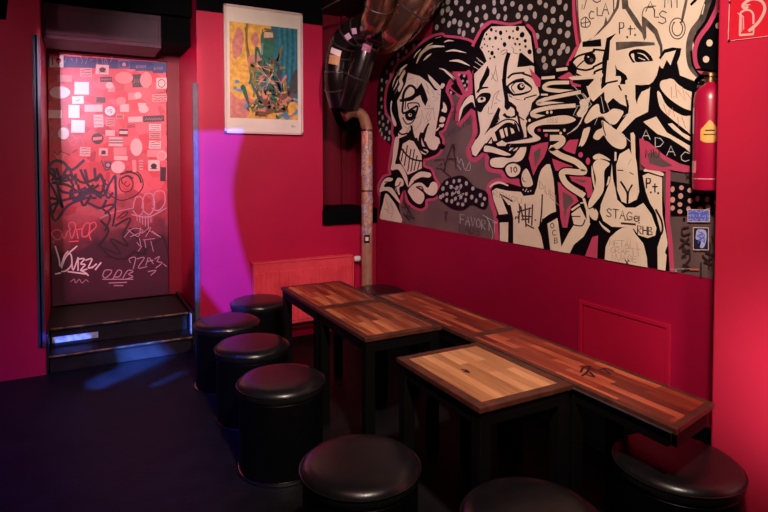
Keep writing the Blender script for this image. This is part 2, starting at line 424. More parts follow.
# big dark tag
for s_ in ['70 450 75 400 120 370 180 390 230 440 320 370', '90 430 110 470 90 512', '120 430 150 512', '150 512 210 420 240 512', '260 470 265 540', '330 440 350 530', '400 430 410 520 440 470 470 540']:
    P.stroke(D1(s_), 3.0, PV)
for s_ in ['40 10 80 40 120 20 170 50 230 30', '50 50 110 60 160 90 210 60', '40 140 90 120 140 110 220 110', '120 80 140 110 190 80 240 110', '150 60 170 140 200 100', '20 20 60 90 90 150 70 60 110 40', '30 60 40 140 60 200 110 140 180 110', '100 20 130 60 120 110 170 100 230 60', '160 0 190 60 240 90 255 40', '190 130 240 150 260 120', '60 30 80 80 130 90 180 70', '30 110 70 120 50 170', '130 120 200 90 250 100 270 60']:
    P.stroke(D3(s_), 2.7, PV if len(s_) % 2 else DK)
for s_ in ['150 470 220 455 280 480 300 530', '160 500 200 480 240 500']: P.stroke(D2(s_), 1.6, DK)
P.stroke(D4('0 20 30 60 60 20 60 70'), 2.0, PV); P.stroke(D4('90 55 85 35 110 25 130 50 120 80 90 85 75 60 80 30'), 1.1, DK); P.stroke(D4('105 45 95 55 108 65 118 55'), .9, DK)
P.stroke(D4('100 5 150 10 170 60 140 100 80 120 30 90'), 1.1, DK)
P.stroke(D4('0 190 60 165 130 150'), .7, PM); P.stroke(D4('20 240 40 180 10 150 60 140 50 220'), 1.9, DK); P.stroke(D4('60 220 120 190 90 260 110 300 40 270 80 330 20 310'), 2.0, DK)
P.stroke(D4('120 230 160 290 180 330 130 320'), 2.2, DK); P.stroke(D4('60 30 60 130 20 170'), 2.4, PV); P.stroke(D4('10 60 30 110 50 90'), 2.2, PV); P.stroke(D3('240 200 270 240 230 300'), 2.4, DK); P.stroke(D4('180 240 240 260 262 300 268 340'), 1.6, DK); P.stroke(D4('0 300 40 340 90 350 140 320'), 1.8, DK); P.stroke(D4('70 190 90 170 110 165 100 180 80 190'), 1.2, DK)
P.stroke(D4('20 340 120 350 200 300 250 260'), 1.2, DK)
P.layer()
for s_ in ['130 150 140 110 165 110 170 160 150 180 130 160', '165 150 175 100 205 95 215 140 195 175 170 160', '210 140 215 90 250 85 255 130 230 160 205 150', '125 175 190 185 260 150']: P.stroke(D4(s_), 1.1, PS if 0 else PM)
for k in range(6): P.stroke(D4('%d 180 %d %d' % (145+k*11, 146+k*11, 200+(k*37) % 30)), .7, PM)
for s_ in ['60 270 45 250 65 235 85 245 80 270 60 275', '85 245 95 270 110 240', '115 235 125 270 140 225 130 205 112 215 120 235', '145 240 150 270', '142 235 165 232', '165 240 175 215 195 210 190 255 168 262 165 240', '195 215 215 205 220 225 195 250 200 275', '50 280 55 285', '115 282 150 280']: P.stroke(D3(s_), 1.3, PS)
for s_ in ['60 300 75 350 80 380 95 340 110 320', '85 385 100 345 120 330 125 370 105 395 85 400', '125 350 130 395 150 345', '150 350 150 395', '155 350 175 350 160 370 178 372 160 395 185 390', '180 355 205 350 190 385 210 380', '60 410 80 405', '110 400 150 405 185 410', '160 395 180 405 190 415', '205 385 222 370', '218 392 240 365', '110 330 145 300']: P.stroke(D3(s_), 1.45, M('spray_pale_lilac', (.80, .66, .72), .45) if not any(m.name == 'spray_pale_lilac' for m in P.mats) else [m for m in P.mats if m.name == 'spray_pale_lilac'][0])
PL = [m for m in P.mats if m.name == 'spray_pale_lilac'][0]
for s_ in ['10 415 20 395 45 395 40 410 20 425 10 415', '50 430 70 395 85 400 75 420 55 420', '90 425 110 395 130 400 112 410 130 420 100 430', '10 430 130 430', '35 445 105 442', '55 455 90 455']: P.stroke(D4(s_), .9, PM)
for s_ in ['120 365 115 350 140 345 130 390', '145 350 175 345 150 385 185 380', '190 345 180 375', '195 345 210 370', '185 360 210 355', '215 350 235 340 225 360 245 365 220 385', '190 400 220 395 200 415', '250 370 262 380']: P.stroke(D4(s_), .75, PM)
for s_ in ['95 265 130 230 170 240 120 262', '110 235 150 262 160 225', '165 250 200 225 180 262', '195 240 240 265 205 240', '145 285 160 300 155 270', '170 275 215 270', '175 275 180 305', '200 280 210 320', '150 320 165 300']: P.stroke(D4(s_), .65, PM)
for s_ in ['120 440 135 430 140 445 155 430 165 445 180 432 190 440']: P.stroke(D3(s_), .7, PM)
for s_ in ['100 300 130 330 150 305 220 330']: P.stroke(D1(s_), .8, DK)
for s_ in ['450 370 480 440 512 420 490 380', '240 310 270 290']: P.stroke(D1(s_), .9, DK)
# loose pale tags in the upper part
for s_ in ['80 190 160 100 260 210', '60 60 100 200 190 150', '220 230 300 200 320 280', '150 240 190 200 240 260 280 210']: P.stroke(D1(s_), .5, PM)
obj('graffiti', P.bm, P.mats, door)['label'] = 'dark, lilac and pink spray tags and blue top band'
# stickers: x0,y0,x1,y1 in the photo frame of the door plane
SK = [  # rect: (x,y,w,h,mat, detail)
 (49.5, 55.5, 14, 12, PWW, 'heart'), (74.5, 82, 14.5, 12.5, PWW, ''), (72, 96.5, 11.5, 7.5, PWW, 'dash'), (68.5, 105, 11, 13, PWW, ''), (48.5, 110, 13, 8, PWW, ''),
 (71.5, 120, 13.5, 12.5, PWW, ''), (93.5, 115, 9.5, 12.5, PW, 'txt'), (84.5, 105, 18, 7, PW, ''), (96, 64.5, 13, 9.5, PW, 'dark'), (96.5, 97, 9, 5.5, PD, ''), (80, 147, 10.5, 9, PW, 'txt'), (99, 148, 9, 7.5, PW, 'dark'),
 (132, 74.5, 18, 13, PD, 'txtw'), (156, 78, 11, 11, PW, 'ring'), (118, 60, 12, 9, PB, 'frame'), (135, 62, 12, 9, PB, 'txtw'), (153, 64, 10.5, 9, PB, 'txtw'),
 (152, 94, 16, 8, PP, 'txt'), (128, 93, 9, 7, PP, ''), (143, 116, 21, 6.2, PD, 'txtw'), (128, 117, 14, 5.5, PW, ''), (149, 124, 12, 7, PW, 'txt'), (149, 132, 12, 7, PP, 'txt'), (149, 140.5, 12, 8, PW, 'txt'), (148, 160, 11.5, 11, PW, 'dark'),
 (105.5, 130, 9.5, 6, PW, ''), (119, 129, 9, 7, PD, 'band'), (109, 137, 14, 9, PW, 'band2'), (113.5, 147.5, 13, 7.5, PP, ''), (114, 155.5, 13.5, 4.5, PW, ''), (160.5, 167, 5.5, 14, PD, ''), (104, 161, 8, 8, PD, 'frame'), (108, 86, 7, 6, PP, ''), (100, 77, 12, 5, PD, 'txtw'),
 (120, 104, 9, 8, PW, ''), (138, 103, 8, 4, PW, ''), (132, 160, 4, 12, PP, ''), (139, 160, 4, 10, PP, 'txt'), (106, 118, 9, 8, PP, 'txt'), (116, 114, 8, 5, PP, 'txt'), (57, 75, 15, 7, PP, ''), (80, 68, 12, 9, PP, 'txt'), (147, 150, 12, 7, PP, ''), (126, 124, 10, 4, PS, 'txt')]
OV = [(60, 92.5, 10.2, 6.2, PWW, ''), (63.5, 133.5, 5.6, 6, PWW, ''), (110, 111, 5.2, 4.7, PWW, 'VG'), (97.5, 138.5, 6, 5.5, PD, 'bar'), (136.3, 147.2, 6, 8.8, PW, ''), (118, 167, 7, 6.2, PW, ''), (161.5, 155.5, 5.6, 5.7, PP, 'ringt'), (109.5, 85.5, 4, 3.3, PW, ''), (138, 95.5, 3.6, 3.5, PW, ''), (143.5, 109, 5, 4.2, PW, ''), (121, 101, 5, 4, PP, ''), (146, 80, 6, 8, PP, ''), (124, 78, 9, 6, PP, '')]
random.seed(11)
def sticker(i, x, y, w, h, m, det, oval):
    p = Paint(dplane, [m], .0042+.00012*(i % 9)+(.0012 if oval else 0), .00006)
    a = random.uniform(-.05, .05)
    if oval: p.dot(x, y, w, h, m, 24)
    else: p.raw([(x, y), (x+w, y+a*w), (x+w-a*h, y+h+a*w), (x-a*h, y+h)], m)
    p.layer()
    if det == 'txt':
        for k in range(3):
            yy = y+h*(.22+.28*k); p.stroke([(x+w*(.12+.76*j/7), yy+random.uniform(-.5, .5)) for j in range(8)], .55, DK, smooth=False)
    elif det == 'txtw':
        yy = y+h*.5; p.stroke([(x+w*(.1+.8*j/13), yy+(-1)**j*h*.16) for j in range(14)], .6, PM, smooth=False)
    elif det == 'dark': p.dot(x+w*.5, y+h*.55, w*.27, h*.25, DK); p.stroke([(x+w*.2, y+h*.8), (x+w*.8, y+h*.8)], .8, DK)
    elif det == 'heart':
        p.text('I', x+1.5, y+2.5, 7, NAVY, 1.1, 3); p.dot(x+9, y+5, 2.8, 2.8, PS); p.dot(x+9, y+4, 1.8, .9, NAVY); p.raw([(x+6.5, y+5.5), (x+11.5, y+5.5), (x+9, y+10)], PS)
    elif det == 'dash': p.stroke([(x+4, y+4.4), (x+6, y+3.8), (x+7.5, y+3.4)], .7, DK)
    elif det == 'ring': p.stroke([(x+5.5+3.5*math.cos(t), y+5.5+3.8*math.sin(t)) for t in [k*PI/4 for k in range(8)]], .7, DK, closed=True)
    elif det == 'frame': p.stroke([(x+.8, y+.8), (x+w-.8, y+.8), (x+w-.8, y+h-.8), (x+.8, y+h-.8)], .5, PM, smooth=False, closed=True); p.dot(x+w/2, y+h/2, 2, 2, PM)
    elif det == 'band': p.raw([(x+.4, y+2), (x+w-.4, y+2), (x+w-.4, y+h-2), (x+.4, y+h-2)], PW)
    elif det == 'band2': p.raw([(x, y+2.6), (x+w, y+2.6), (x+w, y+3.6), (x, y+3.6)], DK); p.raw([(x, y+5.4), (x+w, y+5.4), (x+w, y+6.4), (x, y+6.4)], DK)
    elif det == 'bar': p.raw([(x-4.5, y-1), (x+4.5, y-2), (x+4.5, y+1), (x-4.5, y+2)], PP)
    elif det == 'VG': p.text('VG', x-3, y-1.8, 3.6, DK, .6, 2.2)
    elif det == 'ringt': p.stroke([(x+4*math.cos(t), y+4*math.sin(t)) for t in [k*PI/4 for k in range(8)]], .5, PW, closed=True)
    # give it paper thickness
    obj('sticker', p.bm, p.mats, door)
for i, s_ in enumerate(SK): sticker(i, *s_, False)
for i, s_ in enumerate(OV): sticker(i, *s_, True)

# ------------------------------------------------------------------ mural
def mplane(x, y, off): v = on_x(x, y, XW); return Vector((XW-.0006-off, v.y, v.z))
# bottom edge line through (380,219)-(714,279)
sl = 60/334.
P = Paint(mplane, [GREY, CREAM, INK, PINK, DOT], .0, .00003, clip=[(sl, -1, 219-sl*380), (-1, 0, 733)])
P.fill([(380, 260), (379, 180), (384, 176), (391, 172), (393, 120), (420, 60), (470, 55), (735, 60), (735, 300), (380, 300)], GREY, False)
P.layer()
# polka grounds
BROWNK = M('mural_brown_black', (.020, .013, .013), .5, var=.3, spec=.2)
P.fill([(438, -28), (576, -28), (576, 20), (580, 50), (574, 72), (540, 80), (470, 60), (452, 40), (432, 34), (433, 20)], BROWNK, False)
P.fill([(420, 40), (404, 46), (388, 60), (379.5, 78), (377, 105), (379, 130), (386, 141), (395, 143), (396, 100), (405, 70), (428, 48)], BROWNK)
P.fill([(700, -28), (735, -28), (735, 90), (690, 84), (690, 40)], INK, False)
P.layer()
random.seed(5)
def dots(pts, rx, ry, m=DOT, j=.15):
    for x, y in pts: P.dot(x, y, rx*(1+random.uniform(-j, j)), ry*(1+random.uniform(-j, j)), m, a=random.uniform(.0, .35))
dots(TD('20 60 20 10 40 85 72 12 105 57 150 10 157 90 205 57 250 45 202 127 262 107 60 137 27 155 97 150 145 160 180 192 92 200 120 215 237 165 315 15 317 70 367 10 385 55 432 25 485 50 342 105 387 113 470 105'), 2.0, 3.1)
dots(TH('37 50 97 45 160 12 198 35 285 8 325 47 20 100 70 118 128 97 192 120 245 65 245 133 298 118 167 167 343 152 218 197 288 200 338 220 142 232 197 275 252 265 308 297 230 335 287 333 338 320 155 325 185 380 195 425 250 400'), 2.4, 3.4)
dots([(x, y) for x in range(445, 572, 9) for y in (-6, -17)], 2.2, 3.2)
dots(TA('432 77 438 133 397 175 432 20'), 1.9, 3.2)
dots(TA('250 295 202 330 180 305 235 335 150 352 112 405 78 460 185 375 150 385'), 1.5, 2.4)
dots(TB('45 65 75 75 100 30 45 125 70 145 42 185 45 235 30 275 70 275 50 305 85 330 30 335 55 350 75 375 35 385 95 400 65 435 90 440 45 410'), 1.0, 2.2)
dots(TO('447 275 425 380 505 165 500 60'), 3.3, 3.6, CREAM, .05)
P.layer()
# ---- pink contours under the black silhouettes
SIL1 = TC('160 520 155 400 190 318 220 395 280 437 320 428 328 380 385 368 405 330 400 285 378 245 358 192 312 172 312 125 332 118 400 88 440 30') + TB('428 500 432 450 410 400 440 380 452 350 472 290 490 240 480 190 455 130 480 60 512 80') \
    + TE('40 108 92 156 112 150 60 60 0 5') + TE('110 40 170 55 185 -10') + TD('268 385 228 330 170 272 100 250 0 238') + TA('430 225 370 240 290 292 205 375 150 412 112 500') + TB('90 100 75 180 80 270 122 335 118 400') + TC('128 0 100 170 105 222 62 240 30 300 38 345 36 520')
P.stroke(SIL1[1:-1], 5.2, PINK)
P.layer()
P.fill(SIL1, INK)
# figure two silhouette
SIL2 = TD('190 290 240 195 300 148 420 165 512 145') + TH('60 152 112 205 132 300 128 380 165 440') + TH('200 475 262 425 345 420 362 385 430 290') + [(600, 60), (660, 60), (697, 80), (697, 180), (690, 172), (668, 160), (640, 145), (640, 170), (663, 170), (664, 200), (672, 250), (668, 290)] \
    + [(560, 290), (500, 260)] + TJ('92 505 85 330 60 250 38 160 60 125 150 115 232 140 232 90') + TF('470 245 400 240 370 190 290 172 285 110 262 62 200 112 175 108 165 60') + TE('160 512 215 400 200 300 195 262 170 245 130 290 92 335 85 320 100 240 130 180 178 150 180 40')
P.stroke(SIL2[:8], 5.6, PINK)
P.stroke(SIL2[12:16], 5., PINK)
P.stroke(TJ('80 505 72 330 48 250 26 160 50 112 100 100 150 108 232 125'), 5.0, PINK)
P.stroke(TF('490 262 400 256 360 205 280 185 272 120 258 80 200 125 165 118 152 60')+TE('190 420 188 300 170 262 130 305 90 350'), 4.6, PINK)
P.stroke(TE('72 320 90 230 120 170 170 140')+TE('172 60 150 10'), 3.8, PINK)
P.layer()
P.fill(SIL2, INK, False)
P.layer()
# pink patches between heads 1 and 2
P.fill(TE('50 10 160 10 165 80 165 150 120 160 100 110'), PINK, False)
P.fill(TE('10 100 60 150 40 170 5 140'), PINK, False)
P.layer()
P.fill(TE('85 25 145 30 150 100 130 130 110 80'), INK, False)
P.fill(TE('30 120 75 150 50 160 25 150'), INK, False)
P.layer()
dots(TE('93 30 125 38 115 70 145 75 128 100 140 125 40 145'), 1.3, 1.6)
# ---- figure one, cream pieces
C = lambda pts, sm=True: P.fill(pts, CREAM, sm)
C(TB('212 18 290 40 345 82 385 132 425 125 415 250 400 330 385 425 415 440 412 480 385 500 340 490 318 440 345 345 292 425 292 490 255 430 238 370 202 418 150 440 150 402 178 372 155 300 143 200 168 150 198 85'), False)
C(TB('338 25 362 45 425 108 418 138 385 112 350 62'), False)
C(TB('430 85 450 95 432 120 420 110'))
C(TB('155 60 188 0 195 20 175 60 182 90 158 140 148 120 160 90'))
C(TB('105 200 112 205 108 260 138 340 130 362 112 325 100 250'))
P.stroke(TB('120 130 140 90 150 60'), 1.1, CREAM, taper=.8); P.stroke(TB('130 150 155 100'), 1.2, CREAM, taper=.8)
P.stroke(TB('112 110 128 60 160 10'), 1.1, CREAM, taper=.8)
for s_, w_ in (('270 400 300 340 360 300 440 297', 3.2), ('315 385 335 365 360 345', 2.0), ('325 305 345 290 370 275', 1.6), ('250 370 270 340 295 315', 1.2), ('155 480 175 440 205 415', 2.4), ('140 470 165 440', 1.2), ('390 245 425 235', 1.2), ('445 270 475 260 505 262', 1.2)): P.stroke(TA(s_), w_, CREAM, taper=.7)
for s_, w_ in (('10 330 60 322 135 338', 2.0), ('35 390 90 390 155 418', 2.6), ('0 455 30 480 60 512', 1.5), ('0 268 20 260 40 258', 1.4)): P.stroke(TD(s_), w_, CREAM, taper=.8)
for s_ in ('205 370 245 400', '195 395 240 425', '185 425 235 455', '215 385 255 410'): P.stroke(TD(s_), 1.0, CREAM, taper=.5)
P.stroke(TA('415 438 450 450 512 500'), 1.5, CREAM, taper=.7)
C(TC('130 -8 156 -6 142 100 132 152 168 158 205 225 212 300 190 255 152 190 105 192 112 130'))
TEETH = TC('180 25 222 0 250 8 300 95 302 180 245 208 212 222 172 152 158 120')
C(TEETH, False)
C(TC('262 -12 300 -10 318 35 345 75 325 95 300 85 278 45'), False); P.layer(); lumpN = TB('325 418 370 420 410 436 418 478 402 512 372 520 340 502 320 462'); P.fill(lumpN, CREAM); P.stroke(lumpN[3:], 2.6, INK); P.layer()
C(TC('215 300 238 242 290 204 352 210 362 228 345 240 300 238 262 256 232 288'))
C(TC('213 325 250 282 300 274 340 306 360 275 385 268 402 290 400 330 375 355 340 347 300 312 262 302 310 338 318 375 292 410 252 392 225 352'))
C(TC('32 332 42 282 75 242 115 246 108 262 72 276 62 300 112 308 160 388 152 398 92 332 60 325'))
C(TC('130 285 148 242 180 254 184 290 158 305 160 352 134 322'))
C(TC('38 520 55 400 72 342 108 378 145 438 172 530'))
for s_ in ('440 205 462 238 458 272 428 262 438 240', '425 298 452 308 442 334 415 330', '415 350 445 345 436 366 416 362', '392 385 416 362 412 375 398 390'): C(TB(s_))
P.layer()
for s_ in ('185 60 170 135', '210 35 190 165', '232 60 212 200', '255 60 232 200', '272 100 252 195', '290 130 275 190'): P.stroke(TC(s_), 1.1, INK, smooth=False)
P.stroke(TC('160 40 200 90 240 122 306 135'), 1.7, INK)
P.stroke(TC('265 -8 300 60 330 80'), 2.4, INK)
P.stroke(TC('65 270 100 268 125 285 150 350'), .9, INK)
P.stroke(TC('135 300 155 290 165 268'), 1.0, INK)
P.stroke(TC('255 262 300 258 330 262'), 1.4, INK); P.stroke(TC('268 300 300 300 312 322'), 1.2, INK)
# brows, eye
P.stroke(TB('178 200 190 140 225 100 258 118 262 150 235 175 190 190 165 196'), 2.6, INK)
P.stroke(TB('165 195 240 185 285 130'), 2.6, INK)
P.fill(TB('255 140 300 82 322 130 342 190 325 232 305 200 292 160 265 175'), INK, False)
P.stroke(TB('186 185 178 268 200 272 245 245 275 232 262 285 235 320'), 2.0, INK)
P.fill(TB('195 285 215 262 255 255 262 285 240 322 205 318'), INK)
P.stroke(TB('180 305 205 345 240 335 262 300'), 1.2, INK); P.stroke(TB('218 248 215 215 275 212 288 235'), 1.2, INK)
P.stroke(TB('300 405 290 440 298 490 330 500'), 2.8, INK); P.stroke(TB('345 345 320 390 318 430'), 1.8, INK)
P.stroke(TB('235 360 250 430 290 500 300 512'), 2.2, INK); P.stroke(TB('150 395 175 412 210 405'), 1.6, INK)
P.stroke(TB('200 190 195 250'), 1.0, INK)
for s_ in ('215 60 250 50 240 80 280 60 270 100', '330 90 345 120 335 130 350 150', '365 130 385 160 370 170 410 180 380 200', '320 250 380 245', '345 225 352 235', '300 260 320 330 340 270', '350 290 375 240 385 320', '330 340 360 310 350 290', '240 340 260 390 300 330', '190 360 220 380 200 400 230 350', '265 310 300 290 290 350', '400 150 420 160', '330 300 345 330'): P.stroke(TB(s_), .45, PEN2 if len(s_) % 2 else PEN, smooth=False)
for s_ in ('70 380 90 430 80 460 110 470', '100 400 120 450 105 500', '60 440 95 450'): P.stroke(TC(s_), .4, PEN2)
P.layer()
P.dot(*TB('227 288')[0], 1.9, 1.7, CREAM); P.dot(*TB('390 20')[0], .1, .1, INK)
P.layer(); P.dot(*TB('229 286')[0], .9, .9, INK)
# ---- figure two, cream pieces
FACE2 = TD('225 302 258 212 300 170 400 167 512 168') + TH('70 182 104 232 116 330 130 480') + TG('160 160 112 210 102 262 72 310 78 430 20 442') + TE('500 500 440 520') + TF('420 40 260 20 200 105 178 92 172 62') + TE('172 495 224 400 208 300 198 190 186 100 186 30') + TD('215 450 270 392 250 340')
C(FACE2, False)
C(TE('178 165 135 200 95 325 92 300 110 235 130 195 160 165')); C(TE('178 160 196 205 195 240 175 205 120 245 98 315 90 320 100 250 135 195'))
P.layer()
P.stroke(TE('130 265 160 235 190 250'), 2.2, INK); P.stroke(TE('183 30 190 150 202 230 210 300 222 395 200 440'), 2.0, INK)
BR = lambda s_, t: P.fill(t(s_), INK, False)
BR('275 420 290 450 286 482 262 520 215 600 225 530 250 480', TD)
P.stroke(TD('410 345 392 410 382 512')+TE('380 60 388 130 400 200 402 240'), 4.0, INK)
P.fill(TE('385 90 400 110 402 195 430 208 460 235 466 285 455 305 400 310 370 290 385 275 425 300 450 290 448 250 425 235 400 260 385 240'), INK, False)
P.fill(TE('198 195 235 150 292 150 290 190 255 235 235 270 212 262 202 240'), INK)
P.stroke(TE('208 142 232 118 275 112'), 2.4, INK, taper=.5)
P.fill(TE('395 110 420 82 460 60 512 52')+TG('60 60 112 105 100 140 50 160 0 166')+TE('440 168 405 150'), INK)
P.fill(TD('465 430 480 340 512 338')+TH('45 338 90 375 155 435 110 420 50 428'), INK, False)
P.stroke(TE('408 50 440 25 512 18')+TG('50 22 112 45 135 80'), 2.0, INK); P.stroke(TE('415 165 460 185 512 190')+TG('70 180 140 160'), 1.2, INK)
P.stroke(TE('395 190 392 235'), 2.5, INK)
# mouth
P.fill(TE('240 522 290 440 330 390 390 340 440 345 482 400 488 440 440 462 405 500 395 540 300 530'), INK)
P.fill(TE('345 238 318 290 285 365 252 418 300 370 345 332 342 290 358 250'), INK, False)
P.stroke(TE('300 370 340 345 385 320 430 318 465 340 500 420'), 1.4, INK)
P.stroke(TE('470 270 475 320 500 400 505 430'), 1.6, INK); P.stroke(TG('0 240 25 300 40 400 50 440'), 2.2, INK); P.stroke(TG('30 300 60 320'), 1.2, INK)
P.fill(TG('0 330 15 350 40 430 20 440 -10 400'), INK, False)
P.stroke(TE('355 255 345 290 350 320'), 1.2, INK)
P.layer()
for s_ in ('280 470 302 440 305 470', '298 420 322 400 338 452 315 456', '350 387 372 375 386 430 366 438', '382 375 400 368 408 420 396 426', '420 368 440 378 450 400 430 412', '330 472 368 450 402 470 390 486 342 486'): C(TE(s_), False)
C(TE('212 188 232 172 262 178 258 200 222 208')); C(TE('412 108 448 84 512 78')+TG('60 84 108 122 55 145 0 152')+TE('438 146'))
C(TE('412 150 440 182 512 196')+TG('60 195 60 182 10 178')+TE('450 172'), False)
C(TE('395 285 400 268 430 240 445 262 442 285 415 295'))
C(TE('228 270 242 268 240 330 230 330'), False)
P.layer()
P.dot(*TE('240 184')[0], 1.7, 1.6, INK); P.dot(*TG('42 108')[0], 4.0, 3.8, INK); P.stroke(TG('12 75 -20 110 0 145'), 1.0, INK)
for s_ in ('300 20 320 60 340 70 330 0', '355 130 320 160 300 250', '350 140 330 180 360 200', '285 235 280 280 310 275', '340 210 320 215'): P.stroke(TE(s_), .4, PEN, smooth=True)
for s_ in ('330 420 320 470 300 512', '362 340 370 325 400 320 395 335 370 350', '430 300 445 320 440 335 470 345'): P.stroke(TD(s_), .5, PEN)
P.layer(); P.dot(*TG('48 102')[0], 2.0, 1.8, CREAM); P.layer(); P.dot(*TG('52 100')[0], 1.0, 1.0, INK)
# hat dots
for x, y, r_ in [(467, 185, 12), (360, 210, 12), (328, 243, 10), (417, 240, 10), (290, 248, 8), (385, 285, 13), (500, 222, 14), (305, 340, 12), (440, 200, 6), (397, 200, 5), (255, 250, 6), (270, 220, 6), (283, 330, 5), (275, 295, 5), (345, 315, 6), (258, 285, 5), (240, 305, 5), (455, 285, 6), (480, 285, 6), (440, 245, 6), (293, 375, 6), (320, 365, 7), (300, 190, 10), (330, 200, 6), (470, 250, 6), (310, 300, 5), (365, 250, 5), (485, 320, 5)]:
    a_, b_ = TD('%d %d' % (x, y))[0]; P.dot(a_, b_, r_/6.4*.95, r_/6.4*1.25, INK)
for x, y, r_ in [(20, 183, 12), (48, 225, 14), (70, 262, 10), (98, 332, 14), (35, 283, 7), (72, 298, 8), (17, 250, 6), (5, 280, 6)]:
    a_, b_ = TH('%d %d' % (x, y))[0]; P.dot(a_, b_, r_/6.4, r_/6.4*1.2, INK)
# chin lumps
def lump(pts, w=1.6): P.fill(pts, CREAM); P.stroke(pts, w, INK, closed=True)
lump(TF('248 58 262 32 330 46 432 92 385 104 300 84 255 78'), 1.4)
lump(TF('288 150 300 116 365 106 415 112 440 100 470 60 512 20 530 60 500 130 440 150 400 165 370 182 308 176'), 1.5)
lump(TF('385 190 405 155 450 145 490 170 485 215 450 240 410 235'), 1.8)
P.layer(); P.text('10', *TF('418 172')[0], 5.5, PEN, 1.1, 3.2)
lump(TF('412 60 450 10 512 -10 560 -20 560 10 510 25 460 45 420 75'), 1.5)
# fingers / smoke spiral
def worm(pts, w, m=CREAM):
    P.stroke(pts, w+2.8, INK, n=6); P.layer(); P.stroke(pts, w, m, n=6); P.layer()
P.fill(TG('95 -15 170 62 165 110 140 105 112 45'), PINK, False); P.fill(TG('275 52 350 12 432 68 425 108 370 105 355 75'), PINK, False)
P.layer()
for s_, g in (('110 30 218 12 212 55 190 112 152 165 122 228 92 118', '125 80 168 48 168 100 132 175'), ('305 52 352 0 412 -5 388 90 332 72', None), ('242 118 372 168 372 186 265 198 250 155', None), ('278 268 332 290 392 350 412 392 362 428 340 560 300 560', '308 330 362 358 382 392 338 440 322 520'), ('345 218 492 240 504 350 472 372 452 302 370 262', '380 250 470 258 440 275')):
    P.fill(TI(s_), PINK, False); P.layer()
    if g: P.fill(TI(g), GREY, False)
P.dot(*TI('425 95')[0], 2.4, 2.8, PINK); P.dot(*TI('472 135')[0], 2.2, 3.6, PINK); P.dot(*TG('160 385')[0], 1.8, 1.6, PINK); P.dot(*TG('205 418')[0], 1.8, 1.8, PINK)
P.layer()
worm(TG('345 80 230 85 190 112 240 130 420 142'), 3.7)
worm(TG('420 142 300 165 190 190 152 215 250 215 385 228'), 3.7)
worm(TG('385 228 240 240 140 262 118 288 200 305'), 4.2)
P.fill(TG('80 360 130 325 230 292 330 282 405 318 335 352 200 358 142 372 135 400 185 445 100 480 -20 490 40 440 112 432 85 400'), INK)
P.stroke(TG('80 360 130 325 230 292 330 282 405 318 335 352 200 358 142 372 135 400 185 445 100 480 -20 490'), 2.6, INK)
P.layer(); C(TG('86 362 132 332 230 302 330 290 395 318 330 345 200 350 138 366 128 402 170 440 100 465 -60 470 40 448 118 432 92 400'))
worm(TG('240 435 305 438 300 470 250 500')+TI('235 55 300 100 400 142 450 198 405 206 330 200 305 222 340 285 440 352'), 6.0)
worm(TG('180 52 255 46'), 2.8); worm(TH('275 448 335 440'), 3.2); worm(TG('190 388 285 388'), 2.0); worm(TG('175 158 212 158'), 1.8)
for q in ('212 272', '238 270', '75 328', '98 322', '298 405', '322 385'): P.dot(*TG(q)[0], 1.3, 1.6, CREAM)
C(TG('420 200 460 185 475 240 440 300 400 285 425 240')); P.stroke(TG('440 150 470 200 440 300 400 370 340 410'), 1.3, CREAM, taper=.6)
C(TG('476 105 512 80')+TL('14 105 40 190 25 215 0 195')+TG('485 170'), False);
C(TG('448 375 488 370 462 452 412 492'), False); C(TL('0 380 40 370 10 460 -20 490 -14 420'))
P.layer(); P.text('NSS', *TG('215 310')[0], 4.5, PEN2, .5, 2.8)
# ---- figure two body
C(TJ('50 165 78 148 150 165 236 172 252 198 320 190 338 140 360 22 385 -5 425 -5 450 100 465 300 372 345 355 400 395 600 175 600 176 340 160 262 104 188 152 312 95 318 60 222'), False)
C(TJ('100 368 155 366 152 600 100 600'), False); C(TJ('405 375 470 338 505 600 430 600'), False)
P.stroke(TJ('38 140 60 122 100 112 150 130'), 2.2, CREAM, taper=.4)
P.layer()
P.stroke(TJ('103 188 135 205 180 232'), 1.5, INK); P.stroke(TJ('372 190 368 300 356 395'), 1.4, INK); P.stroke(TJ('358 400 385 355 430 320 475 305'), 3.2, INK)
P.stroke(TJ('85 330 125 342 165 335'), 3.4, INK); P.stroke(TJ('160 262 176 340 176 600'), 3.2, INK, smooth=False); P.stroke(TJ('362 400 392 480 405 600'), 5.0, INK, smooth=False)
P.fill(TJ('228 140 262 150 300 150 325 135 318 175 290 194 255 190 232 165'), INK)
lump(TJ('232 90 242 40 272 15 298 50 318 110 312 135 280 148 245 138'), 2.2)
P.stroke(TJ('245 80 250 100 265 108'), .7, INK)
P.stroke(TJ('325 140 345 60 362 20 388 -8'), 3.0, INK); P.stroke(TJ('432 -8 456 100 472 300 510 480 525 600'), 3.2, INK)
P.layer(); dots(TJ('250 158 265 166 282 170 298 165 272 156'), .7, .8, CREAM)
for s_ in ('225 250 230 300 215 340', '215 300 300 275', '262 250 268 395', '310 255 305 385', '240 325 300 330', '222 370 225 300', '240 350 285 345', '270 380 318 405', '205 330 200 345', '328 350 330 355', '235 265 250 350', '290 280 285 370'): P.stroke(TJ(s_), 1.4, PEN, smooth=False)
P.text('DUELL', *TJ('355 100')[0], 7, PEN2, .55, 4.2, slope=.9); P.text('REMOU', *TJ('60 160')[0], 5.5, PEN2, .5, 4.6, slope=.3)
P.text('O', *TJ('425 370')[0], 5.5, PEN, .8, 3.6); P.text('C', *TJ('437 415')[0], 5.5, PEN, .8, 3.6); P.text('B', *TJ('450 465')[0], 5.5, PEN, .8, 3.6)
